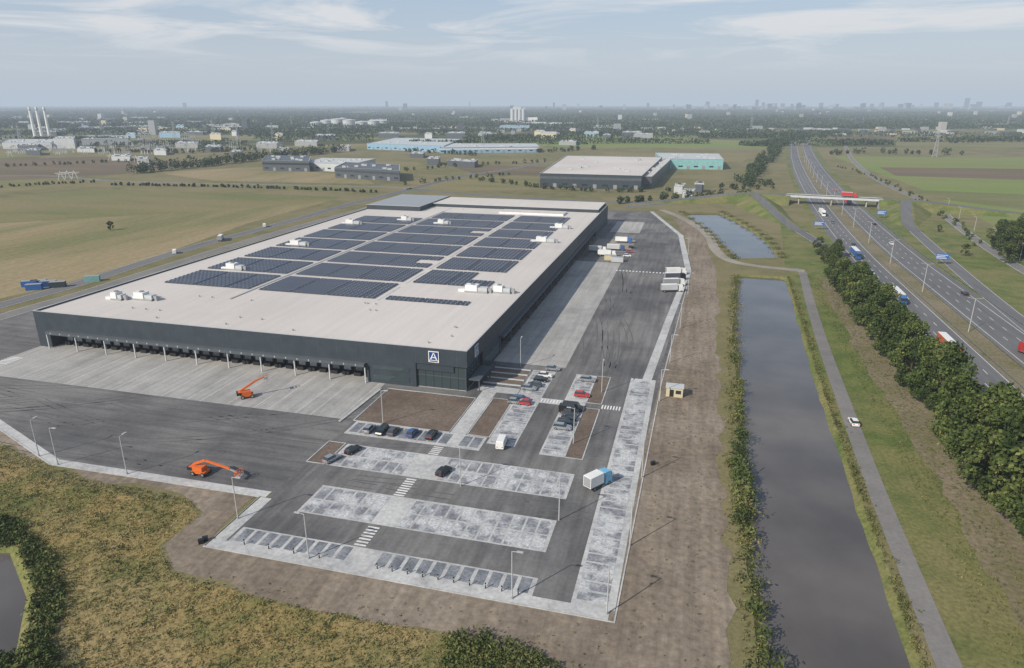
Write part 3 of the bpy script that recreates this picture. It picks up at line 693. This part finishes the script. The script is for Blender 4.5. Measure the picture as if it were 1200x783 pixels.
mass('hedge',Pl([(470,218),(520,212),(600,205)]),5,3,8,30,.9)
mass('hedge',Pl([(440,205),(520,196),(640,190)]),6,4,10,30,1)
mass('tree_row',Pl([(560,177),(640,179),(700,175)]),9,5,9,40,1.4)
mass('tree_row',Pl([(100,178),(220,180),(300,176)]),9,6,7,40,1.4)
mass('tree_row',Pl([(0,158),(120,156),(300,157),(440,156)]),12,16,8,30,2.2)
mass('tree_row',Pl([(0,171),(60,172),(160,170)]),9,8,7,30,1.6)
mass('tree_row',Pl([(640,160),(760,156),(900,157)]),14,16,8,30,2.4)
mass('tree_row',Pl([(0,151),(200,150),(360,152),(560,152)]),14,22,10,26,3)
mass('tree_row',Pl([(470,178),(520,180),(560,183)]),8,5,6,40,1.2)
mass('hedge',Pl([(0,196),(100,192),(190,188)]),5,4,6,30,1)
cs=[];ss=[]
def woods(n,y0,y1,pw,dens,hh):
    for _ in range(n):
        y=y0*(y1/y0)**(rng.random()**pw); x=rng.uniform(-.85,.9)*y; L_=rng.uniform(.05,.25)*y; ww=rng.uniform(.01,.05)*y
        ang=rng.normal(0,.12); k=int(dens*rng.uniform(.6,1.4))
        f=rng.uniform(-.5,.5,k)*L_; g=rng.uniform(-.5,.5,k)*ww
        h=hh*rng.uniform(.6,1.1); s=max(2.5,y*.0016)
        c=np.stack([x+f*math.cos(ang)-g*math.sin(ang),y+f*math.sin(ang)+g,rng.uniform(0,1,k)**.7*h],1)
        cs.append(c); ss.append(rng.uniform(.6,1.3,k)*s)
woods(70,1300,2600,1,700,12); woods(340,2300,6000,1,650,15); woods(230,5000,16000,1,500,19)
put(quads('distant_woods',np.concatenate(cs),np.concatenate(ss),'leafdark'),'distant_woods')
def tufts(name,pts,hs,mat,n=9,sp=.35,ls=.28):
    pts=np.asarray(pts); k=len(pts); hs=np.asarray(hs)
    c=np.repeat(np.concatenate([pts,np.zeros((k,1))],1),n,0); hh=np.repeat(hs,n)
    c[:,0]+=rng.normal(0,sp,k*n)*hh; c[:,1]+=rng.normal(0,sp,k*n)*hh; c[:,2]+=rng.uniform(.0,1,k*n)*hh
    put(quads(name,c,rng.uniform(.6,1.3,k*n)*ls*np.sqrt(hh),mat,.5),name)
def clumpy(t,ph): return .5+.5*math.sin(t*.21+ph)*math.sin(t*.083+ph*2)+.25*math.sin(t*.9+ph)
pts=[];hs=[]
for off,num,h0,h1 in((-1.1,1700,.35,1.2),(-3,1200,.2,.9)):
    for _ in range(num):
        t=random.uniform(-160,160)
        if random.random()>.4+.6*clumpy(t,1): continue
        s=np.interp(t,[-220,-80,-27,40,120,163],[70,72,71.7,73.2,76,79])+off+random.gauss(0,.8)
        pts.append(W(s,t)); hs.append(random.uniform(h0,h1)*(.6+.9*clumpy(t,1))*(1.2 if t<-20 else .8))
hs=[max(.15,h) for h in hs]
tufts('bank_reeds',pts,hs,'reed')
pts=[];hs=[]
for _ in range(60):
    t=random.choice([random.gauss(-30,8),random.uniform(-120,60)]); s=np.interp(t,[-220,-80,-27,40],[70,72,71.7,73.2])-1.5+random.gauss(0,.8); pts.append(W(s,t)); hs.append(random.uniform(1.2,3.0))
tufts('waterside_bush',pts,hs,'bushm',90,.32,.26)
pts=[];hs=[]
for _ in range(2600):
    t=random.uniform(-160,163)
    if random.random()>.35+.65*clumpy(t,3): continue
    s=np.interp(t,[-220,-80,-27,40,120,163],[90,90.8,91.8,93.5,96.5,98])+1.2+abs(random.gauss(0,.8)); pts.append(W(s,t)); hs.append(random.uniform(.2,.7))
tufts('bank_grass',pts,hs,'reed')
pts=[];hs=[]
for L_,sg in((pL,-1),(pR,1)):
    for p in offset(L_,sg*2.5):
        for _ in range(40): pts.append((p[0]+random.gauss(0,1.5),p[1]+random.gauss(0,1.5)));hs.append(random.uniform(.4,1.4))
tufts('pond_reeds',pts,hs,'reed')
def inpoly(x,y,pl):
    c=False;j=len(pl)-1
    for i in range(len(pl)):
        if (pl[i][1]>y)!=(pl[j][1]>y) and x<(pl[j][0]-pl[i][0])*(y-pl[i][1])/(pl[j][1]-pl[i][1])+pl[i][0]: c=not c
        j=i
    return c
zone=Pl([(-60,515),(0,522),(100,562),(215,583),(238,602),(188,640),(203,672),(330,708),(490,738),(560,750),(650,800),(-60,800)])
def spread(poly,n,h0,h1,hole=None):
    xs=[p[0] for p in poly];ys=[p[1] for p in poly]; o=[];hh=[]
    while len(o)<n:
        x=random.uniform(min(xs),max(xs));y=random.uniform(min(ys),max(ys))
        if inpoly(x,y,poly) and not (hole and inpoly(x,y,hole)): o.append((x,y)); hh.append(random.uniform(h0,h1))
    return o,hh
q=holes[2]
o,hh=spread(zone,10000,.1,.38,q); tufts('tall_grass',o,hh,'straw',7,.7,.3)
o,hh=spread(zone,420,.3,1.0,q); tufts('weeds',o,hh,'bushm',14,.55,.26)
z2=Pl([(-60,600),(20,610),(62,650),(80,700),(60,760),(90,800),(-60,800)]); o,hh=spread(z2,900,.3,1.5,q); tufts('pond_reeds',o,hh,'bushm',22,.35,.26)
z2=Pl([(520,748),(570,740),(640,775),(700,800),(520,800)]); o,hh=spread(z2,300,.3,1.3); tufts('reed_patch',o,hh,'bushm',20,.35,.26)
sheet('meadow',rough(Pl([(-60,530),(20,545),(100,572),(215,588),(232,604),(185,640),(200,672),(330,708),(490,740),(560,752),(660,800),(120,800),(70,740),(60,650),(30,615),(-60,605)]),5,1),'tallgrass',4)
o,hh=spread(Wl([(102,-150),(117,-150),(117,170),(108,170)]),3500,.15,.5); tufts('verge_grass_tufts',o,hh,'reed',6)
o,hh=spread(Wl([(50.5,-120),(66,-120),(66,160),(57,160)]),500,.1,.35); tufts('weeds',o,hh,'reed',7)
o,hh=spread(Wl([(-23,-84),(48,-79),(60,-100),(-5,-92)]),200,.1,.35); tufts('weeds',o,hh,'reed',7)
# ---------------- vehicles & furniture ----------------
def wheels(m,xs,y,r,w=.22):
    for x in xs:
        for sy in(-1,1):
            m.cyl((x,sy*(y-w),r),(x,sy*y,r),r,r,'tyre',12); m.cyl((x,sy*y,r),(x,sy*(y+.015),r),r*.55,r*.5,'silver',8)
def loft(m,secs,mats):
    rings=[]
    for x,pr in secs:
        rings.append([(x,-y,z) for y,z in pr]+[(x,y,z) for y,z in pr[::-1]])
    n=len(rings[0])
    for i in range(len(rings)-1):
        for j in range(n):
            k=(j+1)%n; m.poly([rings[i][j],rings[i+1][j],rings[i+1][k],rings[i][k]],mats(i,j,n))
    m.poly(rings[0],mats(-1,0,n)); m.poly(rings[-1][::-1],mats(-1,0,n))
CARS={}
def car_mesh(paint,kind='hatch'):
    if (paint,kind) in CARS: return CARS[(paint,kind)]
    m=MB()
    if kind=='van':
        X=[-2.6,-2.5,1.2,1.9,2.5,2.62]; TOP=[2.05,2.15,2.15,1.25,1.0,.6]; SH=[1.15,1.2,1.2,1.1,.85,.55]; tw=.86
        glass=(2,)
        w=.97
    elif kind=='estate':
        X=[-2.3,-2.2,-1.9,.35,1.05,2.05,2.25]; TOP=[.75,.95,1.48,1.48,1.0,.82,.55]; SH=[.7,.9,.95,.95,.93,.78,.5]; glass=(1,3); w=.91; tw=.66
    else:
        X=[-2.1,-2.0,-1.55,.2,.95,1.9,2.1]; TOP=[.7,.98,1.46,1.46,1.0,.8,.5]; SH=[.65,.9,.93,.93,.9,.74,.45]; glass=(1,3); w=.88; tw=.64
    secs=[]
    for i,(x,tp,sh) in enumerate(zip(X,TOP,SH)):
        ww=w*(.88 if i in(0,len(X)-1) else 1)
        cab=tp>1.2
        secs.append((x,[(ww*.95,.28),(ww,.5),(ww*.98,sh),((w*tw/.88 if kind!='van' else w*.88) if cab else ww*.85,tp)]))
    def mt(i,j,n):
        if i<0: return paint
        if j in (2,4) :
            if kind=='van': return 'glassd' if i==2 else paint
            return 'glassd' if TOP[i]>1.2 or TOP[i+1]>1.2 else paint
        if j==3:
            return 'glassd' if i in glass else paint
        if j==7: return 'black'
        return paint
    loft(m,secs,mt)
    wheels(m,(X[0]+.85,X[-1]-.8),w+.01,.33)
    xf=X[-1];
    for sy in(-1,1): m.box(xf-.16,xf+.015,sy*w*.6-.17,sy*w*.6+.17,.5,.64,'whitem'); m.box(X[0]-.015,X[0]+.1,sy*w*.62-.15,sy*w*.62+.15,.66,.86,'lamp_red'); m.box(.55,.75,sy*(w+.02)-.09,sy*(w+.02)+.09,.92,1.05,paint)
    if kind=='estate':
        for sy in(-1,1): m.box(-1.7,.2,sy*.55-.03,sy*.55+.03,1.49,1.53,'steel')
    me=m.mesh('car'); CARS[(paint,kind)]=me; return me
def car(u,v,h,paint,kind='hatch',name='parked_car'):
    put(car_mesh(paint,kind),name,(*P(u,v),.1),R(h-15))
for u,v,h,c,k in((389,540,70,'silver','hatch'),(414,530,70,'carblack','hatch'),(433,505,90,'silver','hatch'),(448,507,-90,'carblack','estate'),(461,508,90,'cargrey','hatch'),(483,510,90,'carblue','hatch'),(506,512,90,'carblack','estate'),
    (520,555,75,'carblack','hatch'),(604,473,0,'silver','hatch'),(613,474,180,'red','hatch'),(611,470,0,'carblue','estate'),(620,457,0,'silver','hatch'),(626,453,180,'cargrey','hatch'),(634,447,0,'carblack','hatch'),(639,442,0,'whitem','hatch'),(648,434,0,'silver','hatch'),
    (689,447,0,'silver','estate'),(682,465,0,'red','hatch'),(663,498,0,'carblack','estate'),(666,493,180,'carblack','hatch'),(668,487,0,'cargrey','hatch'),(659,503,0,'silver','estate'),
    (735,301,0,'whitem','hatch'),(738,296,0,'red','hatch'),(741,291,0,'carblack','hatch'),(1000,497,95,'whitem','hatch')): car(u,v,h,c,k)
for u,v,h,c in((588,522,95,'whitem'),(671,481,0,'carblack'),(667,484,0,'carblack')): car(u,v,h,c,'van','delivery_van')
for off,t,h,c in((34,150,90,'carblack'),(5,180,-90,'silver'),(30,260,90,'whitem'),(8,330,-90,'cargrey'),(8,470,-90,'silver'),(29,520,90,'red'),(33,330,90,'carblack'),(9,250,-90,'carblack'),(30,400,90,'silver')):
    put(car_mesh(c,'estate'),'driving_car',(*hw(off,t),.06),R(h-15))
def truck_mesh(cab,box,L_=13.2):
    m=MB(); hl=1.25
    m.box(-L_,0,-1.25,1.25,1.15,3.9,box); m.box(-L_+.05,-.05,-1.2,1.2,3.9,3.94,'whitem'); m.box(-L_+.2,1.5,-.5,.5,.75,1.12,'black')
    m.box(-L_-.02,-L_,-1.1,1.1,1.3,3.8,'greym')
    for sy in(-1,1): m.box(-9,-2.5,sy*1.15-.03,sy*1.15+.03,.55,1.1,'greym') if L_>10 else None; m.box(-L_,0,sy*1.26-.01,sy*1.26+.01,1.15,1.3,'greym')
    loft(m,[(.7,[(1.2,.5),(1.22,1.6),(1.22,2.6),(1.1,3.7)]),(2.6,[(1.2,.5),(1.22,1.6),(1.2,2.6),(1.05,3.5)]),(3.05,[(1.15,.4),(1.2,1.6),(1.1,2.6),(.95,3.0)]),(3.15,[(1.1,.4),(1.15,1.5),(1.05,1.7),(.9,1.75)])],
        lambda i,j,n: 'glassd' if (i==2 and j in(2,3,4)) or (i==1 and j in(2,4)) else cab)
    wheels(m,(-L_+1.3,-L_+2.6,-L_+3.9,-.5,2.0) if L_>10 else (-L_+1.5,2.0),1.22,.5,.35)
    return m.mesh('truck')
def truck(pos,h,cab,box,L_=13.2,name='semi_truck',z=.06,sc=1): put(truck_mesh(cab,box,L_),name,(*pos,z),R(h-15),None,sc)
truck(hw(27.5,74),90,'red','red',10); truck(hw(4.8,66),-90,'orange','orangebox'); truck(hw(4.8,128),-90,'blue','palewall'); truck(hw(4.8,214),-90,'carblue','blue')
truck(hw(4.8,360),-90,'whitem','whitem'); truck(hw(29.5,440),90,'red','red')
truck(W(172,420),-9,'red','red',8,z=6.55)
truck(P(703,569),55,'ltblue','whitem',4.6,'box_truck',.1,.85)
for u,v,c,bx in((797,322,'whitem','whitem'),(796,328,'carblack','cargrey'),(795,335,'whitem','greym'),(793,342,'whitem','palewall')): truck(P(u,v),20,c,bx,8,'box_truck',.08,.85)
for u,v,c,bx in((716,301,'whitem','whitem'),(726,294,'carblue','palewall'),(705,296,'whitem','palewall'),(735,285,'blue','whitem')): truck(P(u,v),0,c,bx,8,'box_truck',.08,.85)
def container(m,x,y,z,r,c):
    M=Matrix.Translation((x,y,z))@Matrix.Rotation(r,4,'Z'); m.box(0,6,0,2.4,0,2.5,c,M)
    for k in range(12): m.box(.2+k*.5,.35+k*.5,-.04,0,.2,2.35,c,M)
    m.box(-.05,6.05,-.05,2.45,2.5,2.58,'greym',M)
m=MB()
for u,v,c in((25,337,'blue'),(36,336,'carblue'),(47,337,'carblue'),(58,338,'slate'),(30,341,'blue'),(99,331,'teal')):
    container(m,*P(u,v),0,.3,c)
for u,v in((700,300),(708,305),(716,307)): container(m,*P(u,v),0,-.26,random.choice(['palewall','beige','greym']))
m.obj('site_containers')
truck(P(260,281),118,'whitem','palewall',8,'box_truck',.08,.85)
for u,v in((205,297),(310,266)): put(car_mesh('whitem','van'),'delivery_van',(*P(u,v),.08),R(110))
def lift(px,h,ext):
    x,y=px; e=empty('boom_lift',(x,y,.08),R(h-15)); m=MB()
    m.box(-1.6,1.6,-1,1,.55,1.05,'orange'); wheels(m,(-1.2,1.2),1.2,.5,.35); m.box(-2.2,1.0,-.9,.9,1.1,2.0,'orange'); m.box(-2.6,-1.4,-.95,.95,1.15,1.9,'carblack'); m.cyl((0,0,.9),(0,0,1.2),.6,.6,'black',12); m.obj('chassis',e)
    m=MB()
    if ext: 
        m.beam((-1.6,0,2.2),(1.6,0,3.6),.4,.45,'orange'); m.beam((1.6,0,3.5),(7.4,0,2.4),.35,.4,'orange'); m.beam((5,0,2.85),(9,0,1.8),.24,.28,'greym'); bx=9
    else: 
        m.beam((-1.6,0,2.1),(2.2,0,4.2),.4,.45,'orange'); m.beam((2.0,0,4.2),(4.6,0,5.1),.3,.35,'orange'); bx=4.7
    bz=1.1 if ext else 4.6
    for dx in(0,1):
        for dy in(-.8,.8): m.beam((bx+dx,dy,bz),(bx+dx,dy,bz+1.1),.06,.06,'orange')
    m.box(bx,bx+1,-.8,.8,bz-.06,bz,'greym')
    for z in(.55,1.1):
        for dy in(-.8,.8): m.beam((bx,dy,bz+z),(bx+1,dy,bz+z),.07,.07,'orange')
        for dx in(0,1): m.beam((bx+dx,-.8,bz+z),(bx+dx,.8,bz+z),.07,.07,'orange')
    m.obj('boom',e)
lift(P(290,466),40,False); lift(P(236,556),0,True)
k=empty('site_kiosk',(*W(54.8,12.9),0.04),R(-15)); m=MB(); m.box(-2.2,2.2,-1.5,1.5,0,2.6,'beige'); m.box(-2.4,2.4,-1.7,1.7,2.6,2.78,'palewall'); m.box(-1.2,-.2,-1.56,-1.5,.1,2.1,'black'); m.box(.3,1.7,-1.56,-1.5,1,2,'glassd'); m.obj('cabin',k)
m=MB(); m.cyl((0,0,0),(0,0,9),.13,.085,'galv',8); m.cyl((0,0,0),(0,0,.5),.2,.17,'greym',8); m.beam((0,0,8.95),(1.1,0,9.1),.09,.09,'galv'); m.box(.8,1.8,-.18,.18,9.04,9.18,'galv'); lm=m.mesh('street_lamp')
for u,v in((46,535),(149,556),(68,545),(279,608),(449,497),(362,655),(600,702),(711,720),(752,560),(738,640),(773,470),(785,425),(797,385),(806,345),(806,300),(540,570),(672,520),(705,460),(610,430),(655,610)):
    put(lm,'street_lamp',(*P(u,v),0),R(random.choice((75,165,-15))))
m=MB(); m.cyl((0,0,0),(0,0,12),.15,.1,'galv',8)
for s_ in(-1,1): m.beam((0,0,11.9),(s_*2,0,12.2),.08,.08,'galv'); m.box(s_*2-.5,s_*2+.5,-.18,.18,12.15,12.28,'greym')
lm2=m.mesh('motorway_lamp')
for t in range(40,900,55): put(lm2,'motorway_lamp',(*hw(18.2,t),0),R(-15))
for t in range(-40,420,45): put(lm,'street_lamp',(*W(np.interp(t,[-60,60,150,250,360,440],[231,219,213,217,229,240]),t),0),R(165))
m=MB(); m.cyl((0,0,0),(0,0,.95),.1,.1,'carblack',10); m.cyl((0,0,.95),(0,0,1.1),.13,.08,'carblack',10); m.cyl((0,0,.7),(0,0,.8),.105,.105,'whitem',10); cp=m.mesh('bollard')
for s in list(np.arange(9,35,2.75))+[-17,-12,-7,-2]: put(cp,'bollard',(*W(s,-75.2),.08),R(-15))
m=MB(); m.box(-.6,.6,-.4,.4,0,1.1,'carblack'); m.box(-.65,.65,-.45,.45,1.1,1.2,'carblack'); m.cyl((-.5,-.42,.12),(-.5,.42,.12),.12,.12,'tyre',8); wb=m.mesh('waste_bin')
for u,v in((241,634),(236,637),(765,545)): put(wb,'waste_bin',(*P(u,v),0.03),.4,None,.75)
m=MB()
for x in(-2,2): m.cyl((x,0,0),(x,0,5.5),.1,.1,'steel',6)
m.box(-3,3,-.08,.0,2.6,5.5,'blue'); m.box(-2.6,2.4,-.11,-.08,4.6,4.85,'whitem'); m.box(-2.6,1.4,-.11,-.08,3.8,4.05,'whitem'); m.box(-2.6,2,-.11,-.08,3.1,3.35,'whitem'); sg=m.mesh('direction_sign')
for off,t in((42,210),(42,360),(-4,300)): put(sg,'direction_sign',(*hw(off,t),0),R(-15))
# ---------------- atmosphere (self-glowing haze) ----------------
m=MB(); m.box(-30000,30000,-2000,30000,-3,260,'black'); hz=m.obj('haze_glow_volume')
hm=bpy.data.materials.new('haze_glow'); hm.use_nodes=True; nt=hm.node_tree; nt.nodes.clear()
try: hm.cycles.homogeneous_volume=True
except Exception: pass
D=.000125
o=nt.nodes.new('ShaderNodeOutputMaterial'); v=nt.nodes.new('ShaderNodeVolumeAbsorption'); v.inputs['Color'].default_value=(0,0,0,1); v.inputs['Density'].default_value=D
e=nt.nodes.new('ShaderNodeEmission'); e.inputs['Color'].default_value=(.47,.545,.64,1); e.inputs['Strength'].default_value=D  # added emission gives the haze its glow, standing in for scattered daylight
ad=nt.nodes.new('ShaderNodeAddShader'); nt.links.new(v.outputs[0],ad.inputs[0]); nt.links.new(e.outputs[0],ad.inputs[1])
nt.links.new(ad.outputs[0],o.inputs['Volume']); hz.data.materials.clear(); hz.data.materials.append(hm)
# ---------------- sky & sun ----------------
sd=Vector((-.72,-.60,0)).normalized(); el=R(34)
w=bpy.data.worlds.new('World'); scn.world=w; w.use_nodes=True; nt=w.node_tree; L=nt.links.new
bg=nt.nodes['Background']; sky=nt.nodes.new('ShaderNodeTexSky'); sky.sky_type='NISHITA'; sky.sun_disc=False; sky.sun_elevation=el; sky.sun_rotation=math.atan2(sd.x,sd.y); sky.air_density=1.1; sky.dust_density=1.0; sky.ozone_density=1.5
tc=nt.nodes.new('ShaderNodeTexCoord'); sp=nt.nodes.new('ShaderNodeSeparateXYZ'); L(tc.outputs['Generated'],sp.inputs[0])
vr=nt.nodes.new('ShaderNodeValToRGB'); L(sp.outputs[2],vr.inputs['Fac']); ve=vr.color_ramp.elements
ve[0].position=0; ve[0].color=(4.9/8,5.3/8,5.9/8,1); ve[1].position=.17; ve[1].color=(3.6/8,4.8/8,6.5/8,1)
e=ve.new(.06); e.color=(4.8/8,5.4/8,6.2/8,1)
vs=nt.nodes.new('ShaderNodeVectorMath'); vs.operation='SCALE'; vs.inputs['Scale'].default_value=8; L(vr.outputs['Color'],vs.inputs[0])
vf=nt.nodes.new('ShaderNodeMapRange'); vf.inputs['From Min'].default_value=.0; vf.inputs['From Max'].default_value=.5; vf.inputs['To Min'].default_value=.9; vf.inputs['To Max'].default_value=.25; L(sp.outputs[2],vf.inputs['Value'])
m0=nt.nodes.new('ShaderNodeMix'); m0.data_type='RGBA'; L(vf.outputs[0],m0.inputs[0]); L(sky.outputs[0],m0.inputs[6]); L(vs.outputs[0],m0.inputs[7])
za=nt.nodes.new('ShaderNodeMath'); za.operation='MAXIMUM'; za.inputs[1].default_value=0; L(sp.outputs[2],za.inputs[0])
zb_=nt.nodes.new('ShaderNodeMath'); zb_.operation='ADD'; zb_.inputs[1].default_value=.05; L(za.outputs[0],zb_.inputs[0])
dv=[]
for k in(0,1):
    d=nt.nodes.new('ShaderNodeMath'); d.operation='DIVIDE'; L(sp.outputs[k],d.inputs[0]); L(zb_.outputs[0],d.inputs[1]); dv.append(d)
cb=nt.nodes.new('ShaderNodeCombineXYZ'); L(dv[0].outputs[0],cb.inputs[0]); L(dv[1].outputs[0],cb.inputs[1])
n=nt.nodes.new('ShaderNodeTexNoise'); n.inputs['Scale'].default_value=.5; n.inputs['Detail'].default_value=9; n.inputs['Roughness'].default_value=.6; n.inputs['Distortion'].default_value=.8; L(cb.outputs[0],n.inputs['Vector'])
r=nt.nodes.new('ShaderNodeMapRange'); r.inputs['From Min'].default_value=.48; r.inputs['From Max'].default_value=.62; r.inputs['To Max'].default_value=.85; L(n.outputs['Fac'],r.inputs['Value'])
fd=nt.nodes.new('ShaderNodeMapRange'); fd.inputs['From Min'].default_value=.03; fd.inputs['From Max'].default_value=.09; L(sp.outputs[2],fd.inputs['Value'])
mu=nt.nodes.new('ShaderNodeMath'); mu.operation='MULTIPLY'; L(r.outputs[0],mu.inputs[0]); L(fd.outputs[0],mu.inputs[1])
mx=nt.nodes.new('ShaderNodeMix'); mx.data_type='RGBA'; mx.inputs[7].default_value=(7.2,7.2,7.25,1); L(mu.outputs[0],mx.inputs[0]); L(m0.outputs[2],mx.inputs[6]); L(mx.outputs[2],bg.inputs['Color'])
bg.inputs['Strength'].default_value=.11
ld=bpy.data.lights.new('sun','SUN'); ld.energy=4.9; ld.angle=R(.6); ld.color=(1,.92,.80); lo=bpy.data.objects.new('sun',ld); scn.collection.objects.link(lo)
dirv=Vector((sd.x*math.cos(el),sd.y*math.cos(el),math.sin(el))); lo.rotation_euler=dirv.to_track_quat('Z','Y').to_euler(); lo.location=(0,0,200)
cd=bpy.data.cameras.new('camera'); cd.sensor_width=36; cd.lens=24; cd.clip_end=80000; cd.clip_start=1; co=bpy.data.objects.new('camera',cd); scn.collection.objects.link(co)
co.location=(0,0,H); co.rotation_euler=(math.pi/2-TH,0,0); scn.camera=co
scn.view_settings.view_transform='Standard'; scn.view_settings.look='None'; scn.view_settings.exposure=0
